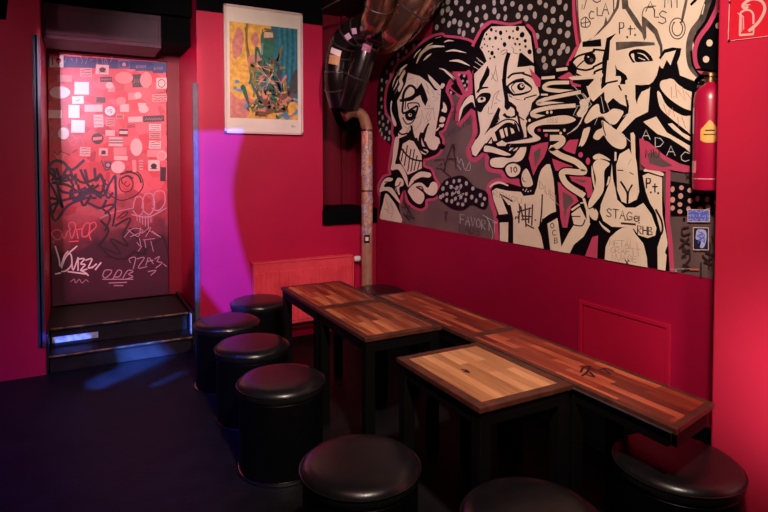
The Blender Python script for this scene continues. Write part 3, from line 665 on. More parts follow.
# ---- figure three head
C([(576, -28), (578, 10), (582, 42), (578, 52), (573, 62), (573, 72), (582, 80), (600, 80), (604, 95), (628, 95), (628, 105), (650, 112), (653, 84), (662, 68), (700, 83), (697, 60), (694, 40), (704, 18), (714, -5), (716, -28)], False)
P.layer()
P.stroke([(574.5, -28), (575, 15), (578.5, 44)], 3.2, PINK); P.stroke([(578, -28), (579, 15), (582, 42)], 1.2, INK2)
# hair lines
P.fill(TK('232 -20 222 50 168 140 95 215 0 285 -5 278 60 240 128 160 140 105 150 140 205 45 215 -20'), INK2, False)
P.fill(TK('240 -20 280 -20 285 40 340 120 372 175 370 100 400 120 470 190 502 290 505 350 490 385 485 300 450 220 398 168 400 240 385 262 372 215 330 165 265 60 245 60'), INK2, False)
P.fill(TK('-10 268 108 250 112 298 -10 302'), INK, False); P.fill(TK('204 270 330 266 450 272 456 290 330 300 206 325'), INK2, False)
P.fill(TK('206 214 168 262 158 400 152 560 112 560 118 380 136 300 145 245'), INK, False)
P.stroke(TH('370 400 410 360 512 330')+TK('60 318 135 325'), 2.0, INK); P.stroke(TH('395 440 440 395 512 350'), 1.3, INK)
P.stroke(TH('400 440 460 450 512 435')+TK('60 430 125 398'), 2.0, INK); P.stroke(TH('390 470 450 495 512 480')+TK('70 460 120 440'), 2.2, INK)
P.stroke(TH('400 500 460 512')+TK('0 505 70 508'), 1.6, INK)
P.dot(*TK('38 375')[0], 6.2, 6.6, INK); P.fill(TH('355 390 395 420 400 470 375 480 355 440'), INK)
P.layer(); P.dot(*TK('28 365')[0], .9, .9, CREAM); P.dot(*TK('48 385')[0], 1.8, 2.2, INK2)
P.fill(TK('288 340 320 318 380 320 430 360 445 410 425 435 370 440 325 415 295 375'), INK)
P.layer(); P.fill(TK('300 352 320 345 325 385 345 400 432 405 420 420 365 420 325 395'), CREAM); P.stroke(TK('345 340 385 352 415 385'), 1.2, CREAM, taper=.5); P.stroke(TK('350 370 390 385'), .8, CREAM)
P.layer()
P.fill(TK('200 412 222 468 262 480 272 540 190 540 205 470'), INK, False)
# right of face: ear and collar
P.fill(TO('105 520 132 418 165 470 200 425 238 322 168 340 138 380 128 370 160 318 215 305 272 310 262 360 245 400 262 480 300 560 100 600'), INK, False)
P.layer(); C(TO('150 380 168 345 232 325 205 400 178 465 160 455'), False)
P.stroke(TO('455 -20 425 60 400 130 345 205 322 300 332 410 372 470 430 505 500 525'), 6.6, INK2); P.stroke(TO('420 30 405 90'), 1.2, CREAM); P.layer()
P.stroke(TO('512 -20 500 50 450 155 385 245 358 330 368 420 410 462 470 478'), 4.6, PINK)
P.layer(); P.stroke(TO('335 330 348 420 400 490 480 508'), 2.2, INK)
P.stroke(TO('310 -20 292 60 275 140'), 3.0, INK2, taper=.4); P.stroke(TO('335 30 375 -10'), 2.5, INK)
P.stroke([(678.5+7.8*math.cos(t), 28.7+10.4*math.sin(t)) for t in [k*PI/6 for k in range(12)]], 1.0, PEN, closed=True)
P.stroke([(678.5+5.2*math.cos(t), 28.7+7.2*math.sin(t)) for t in [k*PI/6 for k in range(-2, 9)]], 1.0, PEN)
P.dot(674.8, 23, .6, .8, PEN); P.dot(682, 22.5, .6, .8, PEN)
P.text('A', *TO('45 10')[0], 10, PEN, 1.0, 9); P.text('L', *TO('100 60')[0], 8, PEN, 1.1, 4.5); P.text('S', *TO('125 70')[0], 13, PEN, 1.1, 8.5); P.stroke(TO('20 100 40 50 110 40'), .8, PEN)
P.text('MI', *TO('165 -40')[0], 14, PEN, 1.0, 7)
P.stroke(TH('435 150 490 140'), .9, PEN); P.stroke(TH('460 112 458 172'), .9, PEN); P.text('C', *TK('32 72')[0], 8, PEN, 1.1, 5); P.text('L', *TK('85 50')[0], 8, PEN, 1.1, 6); P.text('A', *TK('118 22')[0], 11, PEN, 1.1, 6.5); P.text('T', *TK('175 -5')[0], 12, PEN, 1.0, 5); P.text('G', *TK('55 -40')[0], 9, PEN, 1.2, 8)
P.text('P', *TK('228 145')[0], 11, PEN, 1.2, 5); P.text('t', *TK('280 160')[0], 10, PEN, 1.2, 5.5); P.dot(*TK('278 238')[0], 1, 1.2, PEN); P.dot(*TK('328 225')[0], 1, 1.2, PEN); P.dot(*TK('325 185')[0], .8, .8, PEN)
P.stroke(TH('430 130 460 110 490 150 470 175 435 170 430 140'), 1., PEN); P.stroke(TH('440 30 435 60'), .9, PEN2); P.stroke(TK('20 -10 0 60'), .8, PEN)
P.layer()
# lower face of figure three
P.fill([(594, 84), (606, 84), (628, 100), (660, 78), (668, 60), (672, 66), (664, 84), (697, 90), (697, 150), (640, 150), (596, 155)], INK, False)
P.fill(TK('-70 512 110 500 110 560 60 560 -70 530'), INK, False)
P.layer()
C(TK('-85 492 60 478 118 470 112 500 60 505 -60 512 -88 505'), True)
C(TL('20 112 60 70 70 45 105 28 112 120 132 138 60 202 42 182'), False)
C(TL('162 -60 158 60 190 40 235 40 240 62 228 100 255 125 275 235 232 216 188 180 150 216 134 190 130 138 112 124 148 92 138 85 150 -60'), False)
C(TL('265 40 258 10 220 0 250 -40 480 -60 468 0 430 75 420 92 425 110 412 268 330 308 240 402 208 385 236 340 285 275 290 230 268 130'), False)
P.layer()
P.fill(TL('330 95 370 98 430 92 420 118 370 140 345 190 340 220 330 180'), INK, False)
P.stroke(TL('215 5 260 35 272 60'), 2.4, INK); P.stroke(TL('135 88 165 80 215 70'), 1.8, INK); P.stroke(TL('225 100 240 130'), 1.6, INK)
P.layer()
C(TL('4 322 30 270 60 232 95 220 108 278 150 274 190 248 250 262 246 290 200 348 150 330 118 296 70 312 20 342'))
C(TL('60 432 82 388 118 368 118 322 200 378 262 420 272 482 240 506 190 490 150 452 128 418 92 448'))
P.stroke(TL('122 330 125 370 140 420'), 1.0, INK)
# arms of the scribbled collar lines (white pen)
for s_ in ('0 160 50 220 0 270', '110 170 130 270', '140 190 165 260', '70 350 90 300 130 300 180 360', '250 300 300 270', '230 400 300 460'): P.stroke(TL(s_), .6, PENW, smooth=False)
for s_ in ('400 160 430 200 470 220 420 300 380 290 410 230', '380 100 440 160 480 220', '400 230 470 230', '360 400 430 340'): P.stroke(TG(s_), .55, PENW, smooth=False)
C(TP('140 75 175 62 220 60 290 120 362 158 358 252 300 250 205 192 142 122')); C(TP('118 140 140 150 182 230 282 292 362 300 360 425 300 385 165 275 130 222'))
C(TP('185 345 215 340 280 400 362 445 362 470 300 440 225 385'), False)
C(TP('28 332 112 298 180 400 362 505 362 560')+TQ('300 55 200 -10')+TP('120 410'), False)
P.layer()
for s_ in ('210 110 210 180 230 170', '235 90 245 180', '250 130 300 200 280 110', '300 140 340 190', '160 220 180 290 200 250', '190 290 215 240 230 300', '250 300 255 360', '275 300 300 370'): P.stroke(TP(s_), .55, PENR, smooth=False)
P.stroke(TP('225 55 270 100 350 130'), 1.4, INK)
# white pen word in the black band
for ch, x_, y_ in (('A', 643, 130), ('D', 656.5, 137.5), ('A', 668, 146), ('C', 682, 152)): P.text(ch, x_, y_, 9.5, PENW, .8, 8.5)
# torso of figure three
C(TL('300 405 318 398 328 420 332 560')+TM('340 150 356 330 340 380 280 410 242 392 214 320 208 160 230 90 290 55')+TL('305 540'), False)
C(TM('180 150 188 250 202 310')+TN('215 30 270 80 330 80 382 50 432 120 466 210 458 258 410 275 348 255 320 215 245 205 180 203 125 165 104 110 110 60')+TM('170 260'), False)
C(TN('248 208 312 212 332 250 382 310 405 400 414 560 124 560 140 330 168 270 212 230'), False)
C(TM('60 105 100 88 160 118 165 132 120 120 70 125')); C(TM('65 145 102 122 166 150 132 200 128 320 75 400 35 440 30 400 62 330 78 250 60 180'))
C(TN('28 90 60 78 92 112 82 160 52 150 30 115')); C(TM('50 165 60 200 72 300 68 310 52 240')); C(TM('198 75 210 78 210 130 196 135'), False); C(TN('100 165 120 190 165 225 162 240 128 215 105 185'))
C(TM('160 230 170 240 160 280 145 295'), False)
C(TS('158 282 185 262 200 292 216 312 196 350 166 375 142 425 108 420 150 340 166 315'), False)
C(TN('0 168 35 175 30 205 0 218 -20 200'))
P.stroke(TS('196 238 206 270 210 305'), 2.6, CREAM, smooth=False); P.stroke(TS('186 250 200 248'), 1.4, CREAM); P.dot(*TS('190 215')[0], 1., 1., CREAM)
P.stroke(TS('160 270 182 255'), 2.0, CREAM)
C(TM('386 190 420 178 505 208 502 230 420 205 388 202')); C(TQ('25 228 60 213 150 240 150 420')+TR('152 60 186 240 160 560 124 560 120 270 146 190 110 50')+TQ('70 400 45 330'), False)
P.fill(TN('5 400 55 268 92 258 82 560 0 560'), PINK, False)
P.layer()
P.stroke(TM('238 268 265 310 280 345 280 405'), 2.0, INK); P.stroke(TM('310 288 288 330 284 380'), 1.6, INK); P.stroke(TM('218 193 252 195'), 1.0, INK); P.stroke(TM('295 208 318 220'), .8, INK); P.stroke(TM('285 160 305 120'), .5, PEN2)
P.stroke(TR('110 30 146 100 152 165 125 215'), 2.0, INK); P.stroke(TR('186 270 176 300 180 310'), 2.0, INK)
P.stroke(TS('165 315 190 318 200 300'), 1.2, INK); P.stroke(TS('160 290 185 290'), 1.0, INK); P.stroke(TM('35 440 60 430 70 445'), 1.0, INK)
P.text('STAGe', *TN('145 82')[0], 8.6, PEN, 1.0, 5.3, slope=.17); P.text('!', *TN('338 135')[0], 7, PEN, 1.2, 5); P.stroke(TN('262 160 300 158'), .9, PEN); P.stroke(TN('242 180 330 188'), 2.0, PEN)
P.text('RHB', *TN('345 195')[0], 8, PEN, 1.1, 4.2, slope=.12)
P.text('P', *TQ('50 245')[0], 9.5, PEN, 1.6, 4.5); P.text('t', *TQ('85 275')[0], 9, PEN, 1.4, 6); P.dot(*TQ('78 335')[0], 1, 1.2, PEN); P.dot(*TQ('125 340')[0], 1, 1.2, PEN)
for k, w_ in enumerate(('METALI', 'GRAFIT', 'NUAGE')): P.text(w_, *TN('%d %d' % (165+k*8, 285+k*45))[0], 6, PEN2, .5, 4.0, slope=.1, jit=.4)
P.text('X', *TN('265 415')[0], 5, PEN, 1, 4)
P.text('4', 640, 195, .1, PEN)
# pink border round figure three's arm and grey field
P.stroke(TQ('20 0 28 150 60 175 130 185 190 200 186 512')+TR('205 250 216 440'), 4.6, PINK, smooth=False)
P.fill(TQ('12 -5 65 12 165 98 262 150 372 180 372 202 300 208 190 190 110 180 45 160 24 130'), PINK, False); P.layer()
P.fill(TQ('55 90 110 70 150 120 220 165 150 175 70 150'), GREY, False); P.layer()
P.text('MU', *TQ('45 60')[0], 8, PEN, 1.0, 6)
P.fill(TQ('205 262 360 285 380 345 600 350 600 480 205 480'), INK, False); P.layer()
dots(TQ('218 315 275 305 330 322 218 382 270 358 332 388 378 375 440 380 265 412 218 435 265 457 445 428 395 440 320 440 500 400 540 380 540 440'), 2.5, 2.6, M('mural_dot_rose', (.62, .34, .30), .5))
P.text('X', *TQ('305 220')[0], 4, PEN, 1, 4); P.dot(*TR('292 88')[0], 1.3, 1.6, INK)
for s_ in ('320 140 280 150 285 190 330 180', '270 215 330 250', '325 210 265 270', '290 265 285 290 330 285', '280 330 320 300 330 340 300 380', '285 380 330 400 280 420', '300 280 300 330', '410 320 440 350 470 340', '420 360 470 380', '400 370 400 460', '430 300 480 320', '460 240 450 400', '470 200 500 300'): P.stroke(TR(s_), 1.7, PEN, smooth=True)
P.stroke(TR('330 410 385 412'), 1.6, PENR); P.stroke(TR('200 410 330 405'), .5, DOT); P.dot(*TR('240 420')[0], 1, 1.3, DOT)
# ---- bean with dots and scribbles on the grey
P.fill(TF('-35 370 -38 330 0 262 60 235 130 232 200 300 272 330 286 385 262 442 180 412 130 442 60 440 0 402'), BEAND); P.layer()
dots(TF('20 275 65 265 100 260 145 277 187 310 48 300 85 305 110 295 20 345 55 345 95 335 145 345 180 365 235 353 262 375 208 388 248 412 20 385 52 392 92 408 122 412 140 385 75 375 110 365 -5 310 -5 355 -20 365'), 1.5, 2.2)
for s_ in ('40 290 80 320 60 350 110 310', '90 360 130 340 100 380'): P.stroke(TF(s_), .5, PENW)
for s_ in ('-60 130 0 120 10 190 -50 180 -10 150', '55 30 20 120 0 200', '60 30 80 180', '20 120 90 120', '-20 180 60 250'): P.stroke(TF(s_), .9, PEN, smooth=False)
P.dot(*TF('63 35')[0], 1.2, 1.5, INK)
for s_ in ('85 110 100 150 110 120 130 160', '120 150 140 190 165 140 170 190 140 195', '90 160 110 190'): P.stroke(TF(s_), .45, PENW, smooth=True)
P.text('SILLION', *TE('20 390')[0], 5.5, PEN, .4, 3.0, slope=-.55)
P.text('FAVORIT', 461.5, 214, 9.5, PENW, .5, 4.2, slope=.25); P.text('LADS', 461, 224, 7, PEN, .5, 4.2, slope=.2); P.text('T', 445, 212, 8, PEN, 1., 4)
P.stroke(TJ('-5 320 40 345 90 370'), .5, PENW); P.stroke(TJ('20 330 60 440 40 500'), .5, PENW)
for s_ in ('45 230 75 235 60 320', '75 230 70 320', '45 270 85 270'): P.stroke(TE(s_), .6, PEN, smooth=False)
P.stroke(TE('55 480 70 512')+TF('65 30'), 1.4, PEN)
for s_ in ('195 340 190 400 210 430', '200 400 240 480', '180 430 230 420 210 480 260 500', '190 470 230 512'): P.stroke(TC(s_), 1.0, PEN, smooth=False)
P_TOP = P.off
print('MURAL TOP', P_TOP)
mural = obj('mural', P.bm, P.mats)
tag(mural, 'cream, black and pink cartoon mural of three grotesque faces painted on the crimson wall', 'mural')

# two blue stickers on the mural
def wallsticker(name, x, y, w, h, label, dense):
    p = Paint(mplane, [WHITEP], P_TOP+.0006, .0003)
    p.off = -.0005; p.raw([(x, y), (x+w, y+.4), (x+w, y+h), (x, y+h)], PW); p.off = P_TOP+.0006; p.raw([(x, y), (x+w, y+.4), (x+w, y+h), (x, y+h)], PW); p.layer()
    p.raw([(x+.7, y+.7), (x+w-.7, y+1.1), (x+w-.7, y+h-.7), (x+.7, y+h-.7)], BLUEST if dense else NAVY); p.layer()
    random.seed(21)
    if dense:
        for r_ in range(3):
            for c in range(6):
                xx, yy = x+2+c*(w-4)/5, y+2.5+r_*(h-5)/2
                p.stroke([(xx+random.uniform(-1.8, 1.8), yy+random.uniform(-1.6, 1.6)) for _ in range(4)], .75, BLUEW, smooth=False)
    else:
        p.fill([(x+4, y+3), (x+8, y+2), (x+13, y+4), (x+13.5, y+12), (x+11, y+20), (x+7, y+20), (x+8, y+14), (x+3, y+12), (x+3, y+7)], BLUEW); p.layer()
        for k in range(9): p.stroke([(x+4+random.uniform(0, 8), y+4+random.uniform(0, 13)) for _ in range(3)], .8, BLUEST)
    o = obj(name, p.bm, p.mats); return tag(o, label, 'sticker')
wallsticker('sticker', 689.3, 209, 22.5, 13, 'wide blue and white patterned sticker low on the right end of the mural', True)
wallsticker('sticker', 694.8, 227, 15.8, 23, 'upright blue sticker with a pale figure, directly below the wide blue sticker', False)

# access hatch in the mural wall
HT = wall_mat('hatch_red', (.44, .0045, .036), .1)
h = thing('access_hatch', 'flat red access hatch with raised frame in the wall behind the long table', 'hatch', (XW-.001, 1.93, .25))
b = BM()
for a, c in (((-.014, -.275, 0), (0, -.25, .5)), ((-.014, .25, 0), (0, .275, .5)), ((-.014, -.25, .478), (0, .25, .5)), ((-.014, -.25, 0), (0, .25, .022))): box(b, a, c, bev=.003)
obj('frame', b, HT, h)
b = BM(); box(b, (-.007, -.246, .026), (0, .246, .474), bev=.003); obj('panel', b, HT, h)

# ------------------------------------------------------------------ painting
ART = {}
def A_(n, c):
    if n not in ART: ART[n] = M('art_'+n, c, .6, var=.35, scale=25, bump=.4, bscale=60)
    return ART[n]
YEL = A_('yellow', (.90, .46, .08)); TEA = A_('teal', (.01, .17, .24)); GRN = A_('green', (.02, .15, .10)); ROS = A_('rose', (.72, .24, .20)); BRN = A_('brown', (.16, .06, .03)); BLU = A_('blue', (.12, .30, .50)); OLV = A_('olive', (.28, .20, .05)); DNK = A_('dark', (.05, .055, .07)); CRM = A_('cream', (.80, .55, .34))
px0, px1, pz0, pz1 = 1.035, 1.697, 1.742, 2.772
pt = thing('framed_painting', 'tall white-framed abstract painting in yellow and teal on the back wall', 'painting', (1.366, YB-.0125, pz0))
W2 = (px1-px0)/2; HH = pz1-pz0
b = BM(); FR = M('pale_pink_frame', (.72, .50, .50), .4, var=.1)
for a, c in (((-W2, -.03, 0), (-W2+.018, 0, HH)), ((W2-.018, -.03, 0), (W2, 0, HH)), ((-W2, -.03, 0), (W2, 0, .018)), ((-W2, -.03, HH-.018), (W2, 0, HH))): box(b, a, c, bev=.002)
obj('frame', b, FR, pt)
b = BM(); box(b, (-W2+.015, -.016, .015), (W2-.015, -.002, HH-.015)); obj('mount', b, M('off_white_mount', (.80, .68, .60), .6, var=.08), pt)
# the picture field: a layered board in its own coordinates (u right 0..1, v up 0..1)
aw0, aw1, az0, az1 = -W2+.045, W2-.045, .125, HH-.135
def aplane(u, v, off): return Vector((aw0+(aw1-aw0)*u, -.0165-off, az0+(az1-az0)*v))
p = Paint(aplane, [YEL], .0005, .0004, clip=[(1, 0, 0), (-1, 0, 1), (0, 1, 0), (0, -1, 1)])
p.raw([(0, 0), (1, 0), (1, 1), (0, 1)], YEL); p.layer()
p.fill([(.60, 1.05), (1.05, 1.05), (1.05, .22), (.88, .25), (.78, .45), (.66, .5), (.60, .7)], TEA, False)
p.fill([(.46, .72), (.45, .9), (.6, .95), (.66, .8), (.62, .7), (.6, .6), (.5, .6)], GRN)
p.fill([(0, 0), (.2, 0), (.34, .12), (.3, .22), (.12, .2), (0, .26)], ROS)
p.fill([(.04, .78), (.12, .95), (.2, .85), (.16, .68), (.06, .62)], ROS); p.fill([(.3, .82), (.36, .92), (.42, .86), (.38, .76)], ROS)
p.layer()
random.seed(9)
for k in range(7): x_ = .72+k*.04; p.stroke([(x_, 1.0), (x_+.01, .75), (x_-.01, .5), (x_+.02, .3)], .022, A_('deep_teal', (.01, .10, .13)) if k % 2 else A_('sea', (.01, .24, .36)), taper=.3)
p.stroke([(.25, 1.0), (.24, .8), (.27, .6), (.3, .45)], .035, OLV); p.stroke([(.22, .95), (.27, .7), (.33, .5), (.3, .42)], .012, BRN); p.stroke([(.47, .8), (.46, .66), (.5, .6)], .03, BLU)
p.fill([(.42, .66), (.36, .55), (.34, .42), (.40, .30), (.52, .26), (.66, .28), (.74, .36), (.72, .5), (.64, .62), (.56, .7)], GRN)
p.fill([(.30, .06), (.22, .12), (.36, .2), (.5, .27), (.7, .28), (.86, .3), (.98, .36), (.9, .2), (.7, .1), (.5, .04)], A_('umber', (.20, .07, .035)))
p.fill([(.56, .5), (.6, .35), (.7, .3), (.78, .4), (.72, .55)], DNK); p.fill([(.86, .34), (.92, .5), (1, .55), (1, .3)], DNK); p.fill([(.34, .5), (.26, .56), (.28, .66), (.4, .68), (.46, .62)], ROS)
p.layer()
# tangled mass of brush strokes in the middle
for k in range(70):
    t = random.random(); cx = .55+random.gauss(0, .11); cy = .42+random.gauss(0, .12)
    m_ = random.choice([GRN, GRN, DNK, TEA, BRN, OLV, ROS, GRN])
    p.stroke([(cx, cy), (cx+random.uniform(-.08, .08), cy+random.uniform(-.10, .10)), (cx+random.uniform(-.09, .09), cy+random.uniform(-.16, .1))], random.uniform(.03, .07), m_, taper=.5)
p.layer()
for k in range(60):
    cx = random.uniform(.28, .95); cy = .12+random.gauss(0, .055)
    m_ = random.choice([BRN, BRN, OLV, ROS, A_('rust', (.35, .08, .03)), GRN, YEL, BLU])
    p.stroke([(cx, cy), (cx+random.uniform(-.06, .06), cy+random.uniform(-.03, .04)), (cx+random.uniform(-.12, .12), cy+random.uniform(-.05, .05))], random.uniform(.02, .05), m_, taper=.5)
p.layer()
p.raw([(.49, .865), (.63, .88), (.62, .93), (.49, .93)], CRM); p.stroke([(.47, .95), (.48, .86), (.64, .86), (.65, .95), (.5, .96)], .014, BRN)
for q in ((.1, .38, .035, .02), (.07, .31, .03, .02), (.13, .29, .05, .014), (.95, .1, .05, .05), (.83, .03, .05, .03), (.97, .2, .03, .03)): p.dot(*q, BLU)
p.fill([(.84, .14), (.92, .2), (1, .16), (.94, .08), (.88, .06)], YEL)
for k in range(18): p.stroke([(random.uniform(.35, .8), random.uniform(.2, .62)), (random.uniform(.35, .8), random.uniform(.2, .62))], .006, random.choice([CRM, ROS, BLU]))
obj('canvas', p.bm, p.mats, pt, label='abstract yellow, teal and brown picture')
p = Paint(lambda u, v, off: Vector((u, -.0165-off, v)), [PEN], .0004, .0003); p.stroke([(W2-.10, .065), (W2-.095, .085), (W2-.09, .062), (W2-.08, .072), (W2-.065, .066)], .003, PEN); obj('signature', p.bm, p.mats, pt)

# ------------------------------------------------------------------ radiator
rd = thing('radiator', 'red ribbed panel radiator on the back wall below the painting', 'radiator', (1.69, YB-.012, .14))
b = BM(); w_ = .445
box(b, (-w_, -.075, 0), (w_, -.01, .53), bev=.006)
for k in range(22):
    x_ = -w_+.03+k*(2*w_-.06)/21; box(b, (x_-.012, -.084, .03), (x_+.012, -.073, .46), bev=.004, seg=2)
obj('panel', b, RADM, rd)
b = BM(); box(b, (-w_-.004, -.085, .531), (w_+.004, -.002, .545), bev=.003)
for k in range(30): box(b, (-w_+.015+k*.0296, -.07, .5455), (-w_+.03+k*.0296, -.02, .5475))
obj('top_grille', b, RADM, rd)
b = BM(); lathe(b, [(.018, 0), (.026, .012), (.027, .045), (.022, .06), (.012, .064)], 20, mat=Matrix.Translation((w_+.03, -.05, .50)) @ Matrix.Rotation(R(90), 4, 'Y')); obj('thermostat_head', b, WHITEP, rd, True)
b = BM(); tube(b, [(w_-.005, -.05, .50), (w_+.035, -.05, .50)], .011, 12); tube(b, catmull([(w_+.02, -.05, .50), (w_+.02, -.05, .3), (w_+.02, -.05, -.139)], 3), .009, 12); obj('valve_pipe', b, RADM, rd, True)

# ------------------------------------------------------------------ pipe, ducts
def v3(q, Y): return on_y(q[0], q[1], Y)
pc = on_y(367, 200, 4.42); pxx = pc.x
PR = .049
pipe = thing('wall_pipe', 'bronze vertical pipe covered with stickers in the room corner', 'pipe', (pxx, 4.42, 0))
off = Vector((-pxx, -4.42, 0))
zt = on_y(367, 128, 4.42).z
path = [Vector((0, 0, .001)), Vector((0, 0, .5)), Vector((0, 0, 1.2)), Vector((0, 0, zt-.06)), Vector((0, 0, zt))]
e1 = on_y(362, 113, 4.42)+off; e2 = on_y(352, 112, 4.42)+off; e3 = on_y(343, 117, 4.42)+off
b = BM(); tube(b, path[:4]+catmull([path[4], e1+Vector((.0, 0, -.02)), e2, e3], 5), PR, 24); obj('tube', b, PIPE, pipe, True)
for z_ in (zt-.03, .35, 1.25):
    b = BM(); lathe(b, [(PR+.001, z_), (PR+.005, z_+.004), (PR+.005, z_+.014), (PR+.001, z_+.018)], 24, cap=False); obj('collar', b, SEAM, pipe, True)
# stickers wrapped on the pipe, as curved patches
def wrap(a0, a1, z0, z1, m, name='sticker', r_=PR+.0016):
    bb = BM(); n = 10; lo = []; hi = []
    for k in range(n+1):
        a = a0+(a1-a0)*k/n; lo.append(bb.verts.new((r_*math.cos(a), r_*math.sin(a), z0))); hi.append(bb.verts.new((r_*math.cos(a), r_*math.sin(a), z1)))
    for k in range(n): bb.faces.new((lo[k], lo[k+1], hi[k+1], hi[k]))
    return obj(name, bb, m, pipe, True)
SMAT = [M('pipe_sticker_a', (.60, .40, .34), .5, col2=(.30, .15, .13), scale=40), M('pipe_sticker_b', (.50, .05, .06), .5, col2=(.6, .3, .25), scale=50), M('pipe_sticker_c', (.62, .44, .36), .5, col2=(.16, .08, .1), scale=60), M('pipe_sticker_d', (.20, .12, .25), .5, col2=(.55, .4, .35), scale=45), M('pipe_sticker_e', (.65, .36, .24), .5, col2=(.4, .16, .1), scale=30)]
random.seed(4)
front = math.atan2(-4.42, -pxx)
yy = 131
while yy < 234:
    hgt = random.uniform(6, 12); z1_ = on_y(367, yy, 4.37).z; z0_ = on_y(367, yy+hgt, 4.37).z
    a0 = front+random.uniform(-1.3, -.2); wrap(a0, a0+random.uniform(.9, 1.5), z0_, z1_, random.choice(SMAT), r_=PR+.0016+random.random()*.001)
    if random.random() < .6: a0 = front+random.uniform(0., .6); wrap(a0, a0+random.uniform(.6, 1.), z0_+.01, z1_-.005, random.choice(SMAT), r_=PR+.003+random.random()*.001)
    yy += hgt*random.uniform(.75, 1.15)
wrap(front-.5, front+.45, on_y(367, 243, 4.37).z, on_y(367, 235, 4.37).z, INK, r_=PR+.003)
wrap(front-.28, front+.25, on_y(367, 241, 4.37).z, on_y(367, 237, 4.37).z, PW, r_=PR+.004)

vent = thing('ventilation_duct', 'cluster of black and glossy brown round ducts in the ceiling corner above the bronze pipe', 'duct', on_y(376, 30, 3.85))
def duct(name, px, rads, Y, mat, label, seams=0, n=8, gore=0.):
    pts = catmull([on_y(x, y, yy_) for (x, y), yy_ in zip(px, Y)], n)
    rr = []
    for i in range(len(pts)):
        t = i/(len(pts)-1)*(len(rads)-1); k = min(int(t), len(rads)-2); rr.append(rads[k]+(rads[k+1]-rads[k])*(t-k))
    base = pts[-1].copy()
    base = vent.location.copy()
    bb = BM(); tube(bb, [q-base for q in pts], rr, 28); t_ = obj(name, bb, mat, vent, True, label)
    for k in range(1, seams+1):
        i = int(k*(len(pts)-1)/(seams+1)); a = pts[i]; d = (pts[i+1]-pts[i]).normalized()
        bb = BM(); tube(bb, [a-base-d*.007, a-base-d*.003, a-base+d*.003, a-base+d*.007], [rr[i]+.0005, rr[i]+.005, rr[i]+.005, rr[i]+.0005], 28); obj('seam', bb, SEAM, t_, True)
    return t_, pts, rr
d1, p1, r1 = duct('segmented_elbow', [(399, 32), (378, 30), (358, 31), (345, 41), (339, 58), (337, 82), (341, 104)], [.125, .12, .105, .10, .098, .10, .10], [3.7, 3.8, 3.95, 4.05, 4.12, 4.15, 4.2], DUCT, 'black segmented elbow with round stickers', 8)
d2, p2, r2 = duct('branch_duct', [(376, 28), (368, 44), (362, 64), (355, 85), (348, 104)], [.085, .085, .085, .09, .095], [3.9, 3.93, 3.96, 4.02, 4.15], DUCT, 'black branch slanting down', 2)
d3, p3, r3 = duct('large_duct', [(440, -40), (428, -18), (413, 8), (398, 28), (384, 42)], [.16, .155, .145, .135, .10], [3.3, 3.4, 3.5, 3.65, 3.9], COPPER, 'big glossy brown duct', 1)
d4, p4, r4 = duct('small_duct', [(384, -40), (382, -15), (379, 6), (374, 20), (368, 32)], [.105, .105, .10, .095, .07], [3.35, 3.45, 3.55, 3.65, 3.85], COPPER, 'narrower glossy brown duct', 1)
# black shroud where the branch meets the pipe
b = BM(); sh = on_y(346, 112, 4.5); base = Vector((sh.x, sh.y, sh.z))
q0 = on_y(341, 96, 4.46)-base; q1 = on_y(348, 118, 4.52)-base; q2 = on_y(356, 132, 4.55)-base
tube(b, catmull([q0, q1, q2], 5), [.115]*3+[.11]*3+[.095, .085, .07, .05, .02], 24)
o = obj('shroud', b, BLACKP, vent, True); o.location = base-vent.location
# stickers on ducts as small curved patches facing the room
def ductsticker(pts, rr, i, w, h_, m, parent, det=None, side=0.):
    a = pts[i]; d = (pts[min(i+1, len(pts)-1)]-pts[i-1]).normalized(); v = (EYE-a).normalized(); v = (v-d*v.dot(d)).normalized(); s_ = d.cross(v)
    bb = BM(); r_ = rr[i]+.006; n = 6; lo = []; hi = []
    for k in range(n+1):
        an = side+(k/n-.5)*w/r_; q = a+(v*math.cos(an)+s_*math.sin(an))*r_-vent.location
        lo.append(bb.verts.new(q-d*h_/2)); hi.append(bb.verts.new(q+d*h_/2))
    for k in range(n): bb.faces.new((lo[k], lo[k+1], hi[k+1], hi[k]))
    return obj('sticker', bb, m, parent, True)
OR_ = M('duct_sticker_orange', (.55, .16, .05), .5, col2=(.5, .3, .15), scale=60); PK_ = M('duct_sticker_pink', (.40, .05, .14), .5, col2=(.1, .02, .05), scale=50)
n1 = len(p1)-1
ductsticker(p1, r1, int(n1*.62), .09, .045, PW, d1, side=.35); ductsticker(p1, r1, int(n1*.70), .09, .07, OR_, d1, side=.35)
ductsticker(p1, r1, int(n1*.30), .045, .045, PM, d1); ductsticker(p1, r1, int(n1*.40), .045, .045, PM, d1)
ductsticker(p2, r2, int((len(p2)-1)*.34), .07, .07, PK_, d2)

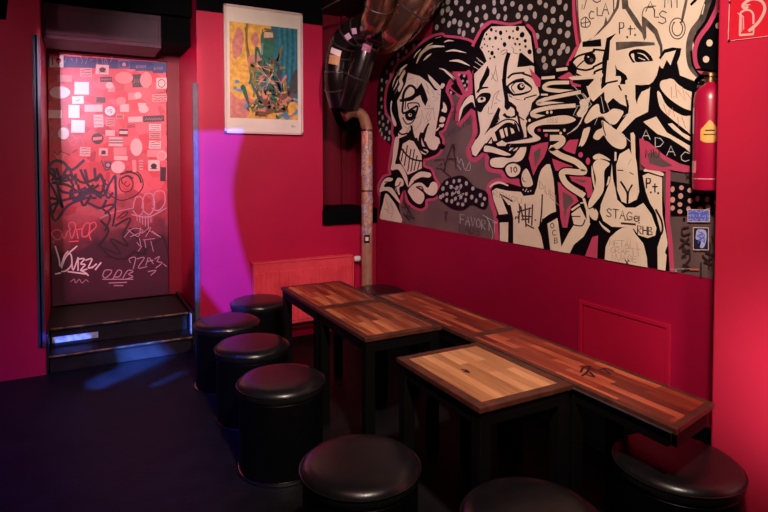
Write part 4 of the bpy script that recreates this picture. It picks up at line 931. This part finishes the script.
# ------------------------------------------------------------------ tables
def table(name, x0, x1, y0, y1, wood, label, cat='table', group=None, legs=None, frame_w=.035, zt_=.66, edge=BORDER, th=.021):
    cx, cy = (x0+x1)/2, (y0+y1)/2; hx, hy = (x1-x0)/2, (y1-y0)/2
    t = thing(name, label, cat, (cx, cy, 0), 0, group)
    b = BM(); fwid = frame_w
    # bordered top: four border boards round a recessed-flush inlay
    for a, c in (((-hx, -hy, zt_-th), (-hx+fwid, hy, zt_)), ((hx-fwid, -hy, zt_-th), (hx, hy, zt_)), ((-hx+fwid, -hy, zt_-th), (hx-fwid, -hy+fwid, zt_)), ((-hx+fwid, hy-fwid, zt_-th), (hx-fwid, hy, zt_))): box(b, a, c, bev=.0025)
    obj('border', b, edge, t)
    b = BM(); box(b, (-hx+fwid+.0005, -hy+fwid+.0005, zt_-th+.002), (hx-fwid-.0005, hy-fwid-.0005, zt_-.0006), bev=.001); obj('tabletop', b, wood, t)
    b = BM(); A0 = .012; ah = .055
    for a, c in (((-hx+A0, -hy+A0+.021, zt_-th-ah), (-hx+A0+.02, hy-A0-.021, zt_-th-.001)), ((hx-A0-.02, -hy+A0+.021, zt_-th-ah), (hx-A0, hy-A0-.021, zt_-th-.001)), ((-hx+A0+.021, -hy+A0, zt_-th-ah), (hx-A0-.021, -hy+A0+.02, zt_-th-.001)), ((-hx+A0+.021, hy-A0-.02, zt_-th-ah), (hx-A0-.021, hy-A0, zt_-th-.001))): box(b, a, c)
    obj('apron', b, TLEG, t)
    lw = .052
    legs = legs or [(-hx+.008, -hy+.008), (hx-.008-lw, -hy+.008), (-hx+.008, hy-.008-lw), (hx-.008-lw, hy-.008-lw)]
    for lx, ly in legs:
        b = BM(); box(b, (lx, ly, .0005), (lx+lw, ly+lw, zt_-th-.001), bev=.004); obj('leg', b, TLEG, t)
    return t
table('bar_table', 1.198, 1.640, 1.525, 2.105, WOOD_L, 'square table with a pale oak top and dark border, nearest the camera', frame_w=.04)
table('bar_table', 1.198, 1.640, 2.405, 3.040, WOOD_M, 'square red-brown table in the middle, between the pale table and the one by the radiator')
table('bar_table', 1.198, 1.640, 3.048, 3.690, WOOD_M, 'square red-brown table farthest back, in front of the radiator')
table('long_table', 1.648, 1.952, 2.205, 3.165, WOOD_D, 'long narrow dark red table along the mural wall, far one', frame_w=.025)
tE = table('long_table', 1.648, 1.952, 1.108, 2.198, WOOD_D, 'long narrow dark red table along the mural wall, near one ending at the red pier', frame_w=.025, legs=[(-.144, -.12), (.092, -.12), (-.144, .475), (.092, .475)])
# the near end of that table is cut slightly out of square, against the pier
for ch in tE.children:
    for v in ch.data.vertices:
        if v.co.y < -.45 and abs(v.co.z) > .5: v.co.y += .062*max(0, (v.co.x+.152))/.304
# metal edge strip on the near long table
b = BM(); box(b, (-.1555, -.53, .640), (-.1522, .0, .645)); obj('edge_strip', b, STEEL, tE)
# burn marks: scorch on the pale table and scratched tag on the near long one
def on_z(x, y, z): d = ray(x, y); return EYE+d*((z-H)/d.z)
def scorch(par, pts, w, name='burn_mark'):
    p = Paint(lambda u, v, off: Vector((u, v, .6597+off)), [DK], .0001, .0001)
    for s_ in pts: p.stroke([(on_z(x, y, .66)-par.location)[:2] for x, y in s_], w, DK)
    return obj(name, p.bm, p.mats, par)
tD = [o for o in bpy.data.objects if o.name == 'bar_table'][0]
scorch(tD, [[(462, 369.5), (466, 370), (468, 372), (464, 371.5)], [(465, 371), (469, 372.5)]], .011)
scorch(tE, [[(581, 372), (583, 368), (590, 366), (588, 371), (582, 376)], [(588, 367), (598, 370), (606, 368), (613, 371)], [(590, 372), (594, 377), (586, 374)], [(600, 371), (610, 374), (604, 369)]], .010, 'scratched_tag')

# ------------------------------------------------------------------ stools
def make_stool(label):
    t = thing('round_stool', label, 'stool', (0, 0, 0), 0, 'round black vinyl stools')
    r_ = .210
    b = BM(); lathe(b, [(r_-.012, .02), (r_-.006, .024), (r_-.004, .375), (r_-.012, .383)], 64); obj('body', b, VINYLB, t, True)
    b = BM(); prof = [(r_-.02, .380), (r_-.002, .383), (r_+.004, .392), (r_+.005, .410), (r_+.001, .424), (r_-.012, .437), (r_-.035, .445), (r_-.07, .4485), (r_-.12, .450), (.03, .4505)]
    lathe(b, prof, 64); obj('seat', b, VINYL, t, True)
    b = BM(); tube(b, [((r_+.0055)*math.cos(2*PI*k/64), (r_+.0055)*math.sin(2*PI*k/64), .418) for k in range(65)], .0032, 8, caps=False); obj('piping', b, VINYL, t, True)
    b = BM(); lathe(b, [(r_-.004, .004), (r_+.004, .006), (r_+.005, .012), (r_+.002, .019), (r_-.004, .020)], 64, cap=False); lathe(b, [(r_-.02, .0005), (r_-.012, .0005), (r_-.010, .018), (r_-.02, .019)], 64); obj('base_ring', b, CHROME, t, True)
    return t
ST = [(.870, 2.684, 'tall black stool left of the middle table with a bright chrome ring at its foot'),
      (.889, 3.284, 'black round stool of the left row, third from the camera, beside the farthest square table'),
      (.870, 3.849, 'leftmost round black stool, in front of the doorway steps'),
      (1.217, 4.300, 'round black stool touching the radiator, behind the leftmost stool'),
      (.872, 1.790, 'round black stool at the bottom centre, just left of the pale table'),
      (1.199, 1.270, 'round black stool cut off by the bottom edge, in front of the pale table'),
      (1.883, 1.262, 'round black stool at the bottom right, against the red pier'),
      (2.205, 4.170, 'round black stool in the corner at the foot of the bronze pipe')]
s0 = None
for i, (x, y, lb) in enumerate(ST):
    s_ = make_stool(lb) if i == 0 else copy_tree(s0)
    if i == 0: s0 = s_
    s_.location = (x, y, 0); s_.rotation_euler = (0, 0, i*.7); s_['label'] = lb

# ------------------------------------------------------------------ extinguisher and its sign
ex = on_y(707.5, 135, 1.46); ex = Vector((2.345, on_x(709.5, 135, 2.345).y, 1.385))
fe = thing('fire_extinguisher', 'red fire extinguisher hanging on the mural wall beside the red pier', 'fire extinguisher', ex)
b = BM(); lathe(b, [(.045, 0), (.058, .004), (.062, .018), (.062, .38), (.057, .415), (.040, .438), (.024, .448), (.02, .455)], 40); obj('cylinder', b, EXTR, fe, True)
b = BM(); lathe(b, [(.018, .453), (.018, .475), (.024, .478), (.024, .492), (.014, .495)], 20); tube(b, [(0, 0, .485), (-.045, -.0, .488)], .009, 10); obj('valve', b, BRASS, fe, True)
b = BM(); box(b, (-.085, -.012, .500), (.02, .012, .507), bev=.002); box(b, (-.075, -.010, .478), (.0, .010, .483), bev=.002); obj('handle', b, BLACKP, fe)
b = BM(); tube(b, catmull([(.0, .02, .485), (0, .06, .47), (0, .072, .40), (0, .073, .2), (0, .073, .08)], 6), .009, 10); obj('hose', b, BLACKP, fe, True)
b = BM(); box(b, (.05, -.03, .1), (.073, .03, .4), bev=.003); obj('bracket', b, STEEL, fe)
def exlabel(a0, a1, z0, z1, m, name, poly=None, r_=.0632):
    bb = BM(); n = 8
    if poly is None: poly = lambda t: (z0, z1)
    lo = []; hi = []
    for k in range(n+1):
        t = k/n; a = a0+(a1-a0)*t; l, h_ = poly(t); lo.append(bb.verts.new((r_*math.cos(a), r_*math.sin(a), l))); hi.append(bb.verts.new((r_*math.cos(a), r_*math.sin(a), h_)))
    for k in range(n): bb.faces.new((lo[k], lo[k+1], hi[k+1], hi[k]))
    return obj(name, bb, m, fe, True)
fa = math.atan2(-1.453, -2.325)
YL = M('label_yellow', (.75, .42, .10), .5, var=.1)
exlabel(fa-.55, fa+.55, .20, .29, YL, 'label', lambda t: (.20+.012*abs(2*t-1)**3, .255+.04*(1-abs(2*t-1))))
exlabel(fa-.25, fa+.3, .248, .253, DK, 'label_print', r_=.0638); exlabel(fa-.35, fa+.35, .232, .236, DK, 'label_print', r_=.0638); 
exlabel(fa-1.5, fa-1.15, .24, .35, PWW, 'label'); exlabel(fa-1.5, fa-.85, .075, .125, PP, 'label'); exlabel(fa-1.5, fa+1.5, .048, .052, PP, 'stripe')
# sign: plate tilted on the pier face
def splane(x, y, off): v = on_x(x, y, 2.108); return Vector((2.108-.003-off, v.y, v.z))
sg = thing('fire_sign', 'red and white fire extinguisher sign at the top of the red pier', 'sign', on_x(728, 42, 2.1075))
def Sg(s): return Z(700, 0, s, 8.53)
SR = M('sign_red', (.58, .012, .03), .35, var=.1); SW = M('sign_white', (.80, .36, .34), .4, var=.05)
def sobj(name, p, m=None):
    bmesh.ops.translate(p.bm, vec=-sg.location, verts=p.bm.verts[:]); return obj(name, p.bm, p.mats, sg)
so = Sg('255 25 245 350 620 305 640 -170 262 -150')
p = Paint(splane, [SR], .0, .0004); p.raw([so[1], so[2], so[3], so[4]], SR); bmesh.ops.recalc_face_normals(p.bm, faces=p.bm.faces[:])
g = bmesh.ops.extrude_face_region(p.bm, geom=p.bm.faces[:]); bmesh.ops.translate(p.bm, vec=(.0025, 0, 0), verts=[v for v in g['geom'] if isinstance(v, bmesh.types.BMVert)])
sobj('plate', p)
p = Paint(splane, [SW], .0008, .0004)
p.stroke([so[1], so[2], so[3], so[4]], .9, SW, smooth=False, closed=True)
p.stroke(Sg('345 300 350 130 365 100 400 85 440 95 460 130 460 200'), 1.9, SW); p.stroke(Sg('345 300 460 292 462 240'), 2.2, SW, smooth=False); p.stroke(Sg('375 140 378 250'), .9, SW, smooth=False); p.stroke(Sg('362 140 362 270'), .7, SW, smooth=False)
p.stroke(Sg('425 262 500 195 550 110 555 50 520 5 450 -8 395 20 370 50 385 70 410 60'), 2.9, SW); p.stroke(Sg('330 115 370 140'), 1.2, SW); p.stroke(Sg('380 45 430 40'), 1.2, SW)
sobj('pictogram', p)
for s_ in ('258 345', '265 20'):
    b = BM(); q = splane(*Sg(s_)[0], .002)-sg.location; lathe(b, [(.004, 0), (.004, .003), (.001, .004)], 10, mat=Matrix.Translation(q) @ Matrix.Rotation(R(-90), 4, 'Y')); obj('screw', b, DK, sg)

# ------------------------------------------------------------------ lights
def light(name, kind, loc, target, power, color, **kw):
    l = bpy.data.lights.new(name, kind); l.energy = power; l.color = color
    for k, v in kw.items(): setattr(l, k, v)
    o = bpy.data.objects.new(name, l); COL.objects.link(o); o.location = loc
    d = Vector(target)-Vector(loc); o.rotation_euler = d.to_track_quat('-Z', 'Y').to_euler(); return o
# warm spot above the tables, from behind the camera's right shoulder
light('warm_spot', 'SPOT', (.55, .25, 2.75), (2.0, 3.0, 1.2), 350, (1., .80, .66), spot_size=R(88), spot_blend=.75, shadow_soft_size=.07)
light('far_mural_spot', 'SPOT', (.75, 2.3, 2.85), (2.42, 3.9, 1.75), 72, (.95, .76, .95), spot_size=R(75), spot_blend=.9, shadow_soft_size=.07)
# low pink lamp washing the pier
light('pink_wash', 'SPOT', (1.25, .25, .95), (2.1, .80, .78), 118, (1., 1., .85), spot_size=R(46), spot_blend=.95, shadow_soft_size=.15)
# pinkish lamps for the doorway and the start of the back wall
light('wall_spot', 'SPOT', (.25, 2.9, 2.3), (.86, 4.63, 2.3), 90, (1., .80, .74), spot_size=R(46), spot_blend=1., shadow_soft_size=.05)
# general reddish fill
light('red_fill', 'AREA', (.3, 1.2, 2.9), (.8, 3.4, .5), 8, (1., .32, .40), shape='DISK', size=1.2)
light('back_wall_lamp', 'SPOT', (.6, 2.2, 2.6), (1.4, 4.63, .9), 65, (1., .45, .55), spot_size=R(70), spot_blend=.9, shadow_soft_size=.1)
light('left_wall_lamp', 'SPOT', (-1.7, 1.5, 2.5), (-.7, 4.63, 1.3), 60, (1., .45, .6), spot_size=R(70), spot_blend=.9, shadow_soft_size=.1)
# blue lamp; added fixture and plate, holes cut to shape its light patches
S = Vector((-.75, 1.05, 2.05))
def bl(plane_pts):   # points on surfaces -> hole in the plate .18 m in front of the lamp
    return plane_pts
aim = Vector((.75, 4.63, .9)); ax = (aim-S).normalized(); bx_ = ax.cross(Vector((0, 0, 1))).normalized(); by_ = bx_.cross(ax)
def toplate(Pw, d=.20):
    v = Pw-S; k = d/v.dot(ax); return (v.dot(bx_)*k, v.dot(by_)*k)
W_ = [on_y(x, y, YB) for x, y in ((199.5, 131), (244, 131), (238, 152), (233.5, 175), (232, 195), (235, 222), (242, 250), (250, 278), (259, 305), (265, 330), (240, 332), (222, 312), (199.5, 283))]
Fl = [on_y(x, y, 4.62) for x, y in ((124, 346.5), (163, 341))]
def onz(x, y, z): d = ray(x, y); return EYE+d*((z-H)/d.z)
Fl += [onz(175, 357, 0), onz(157, 366, 0), onz(134, 376, 0), onz(108, 388, 0), onz(96, 387, 0), onz(94, 380, 0), onz(127, 366, 0)]
St = [on_y(x, y, 4.84) for x, y in ((50, 340), (88, 333.5), (90, 340), (50, 346.5))]
Gd = [Vector((.775, yy_, zz)) for yy_, zz in ((4.66, .30), (4.72, .31), (4.72, .14), (4.66, .14))]
Tr = [on_y(x, y, YB) for x, y in ((193.6, 131), (198.6, 131), (198.6, 300), (193.6, 300))]
Lg = [on_y(x, y, YB) for x, y in ((33, 35), (39, 35), (42, 340), (36, 340))]
Ls = [onz(x, y, 0) for x, y in ((158, 384), (188, 370.5), (189, 372), (162, 385.5))]
def plate_mesh(loops, name, par):
    bb = BM(); out = [(-.16, -.14), (.16, -.14), (.16, .14), (-.16, .14)]
    ls = [out]+[[toplate(q) for q in lp] for lp in loops]
    flat = [q for l in ls for q in l]
    tris = tessellate_polygon([[Vector((a, c, 0)) for a, c in l] for l in ls])
    vs = [bb.verts.new(S+ax*.20+bx_*a+by_*c-par.location) for a, c in flat]
    for t in tris:
        try: bb.faces.new([vs[i] for i in t])
        except ValueError: pass
    return obj(name, bb, BLACKP, par)
sl_ = thing('added_stage_light', 'black stage lamp added out of view, its plate cut to shape the blue light', 'lamp', S+Vector((0, 0, .0)))
plate_mesh([W_, Fl, St, Gd, Tr, Ls], 'light_mask_plate', sl_)
b = BM()
rot = ax.to_track_quat('Z', 'Y').to_matrix().to_4x4()
lathe(b, [(.02, -.22), (.07, -.20), (.08, -.05), (.08, -.02)], 28, mat=rot, cap=True); obj('housing', b, BLACKP, sl_, True)
b = BM(); tube(b, [Vector((0, 0, .09)), Vector((0, 0, ZC-S.z-.001))], .012, 10); box(b, (-.02, -.1, .085), (.02, .1, .095)); obj('yoke', b, BLACKP, sl_)
lo = light('blue_gobo', 'SPOT', S, aim, 4300, (.07, .14, 1.), spot_size=R(52), spot_blend=.0, shadow_soft_size=.0015)
LS = S+Vector((.003, 0, 0))
# doorway lamp; fixture and plate added to keep its light inside the doorway
S = Vector((-.45, 2.6, 2.25)); aim = Vector((.3, YB, 1.75)); ax = (aim-S).normalized(); bx_ = ax.cross(Vector((0, 0, 1))).normalized(); by_ = bx_.cross(ax)
dl = thing('added_doorway_lamp', 'added black stage lamp, its plate confining the light to the doorway', 'lamp', S)
plate_mesh([[Vector((x, YB, z)) for x, z in ((-.205, .9), (.83, .9), (.83, 2.42), (-.205, 2.42))]], 'light_mask_plate', dl)
b = BM(); rot = ax.to_track_quat('Z', 'Y').to_matrix().to_4x4()
lathe(b, [(.02, -.22), (.06, -.20), (.07, -.05), (.07, -.02)], 28, mat=rot, cap=True); obj('housing', b, BLACKP, dl, True)
b = BM(); tube(b, [Vector((0, 0, .08)), Vector((0, 0, ZC-S.z-.001))], .012, 10); box(b, (-.02, -.09, .075), (.02, .09, .085)); obj('yoke', b, BLACKP, dl)
light('doorway_glint', 'SPOT', S+Vector((.004, 0, 0)), (-.09, 5.5, 2.04), 210, (.72, .72, 1.), spot_size=R(18), spot_blend=1., shadow_soft_size=.004)
light('doorway_spot', 'SPOT', S, aim, 320, (1., .42, .54), spot_size=R(66), spot_blend=.3, shadow_soft_size=.006)
light('blue_floor_boost', 'SPOT', LS, onz(148, 362, 0), 9000, (.04, .20, 1.), spot_size=R(14), spot_blend=.0, shadow_soft_size=.0015)  # extra beam added through the same plate to brighten the floor patch
# second, broad blue lamp low on the left: floor, stool flanks
light('blue_wash', 'SPOT', (-1.4, 2.0, 2.7), (-.35, 3.35, 0), 300, (.02, .06, 1.), spot_size=R(52), spot_blend=.6, shadow_soft_size=.12)

# ------------------------------------------------------------------ world and view
w = bpy.data.worlds.new('world'); scene.world = w; w.use_nodes = True
bg = w.node_tree.nodes['Background']; bg.inputs[0].default_value = (.30, .05, .16, 1); bg.inputs[1].default_value = .012
vs = scene.view_settings; vs.view_transform = 'Standard'; vs.look = 'None'; vs.exposure = 0; vs.gamma = 1; vs.use_curve_mapping = False
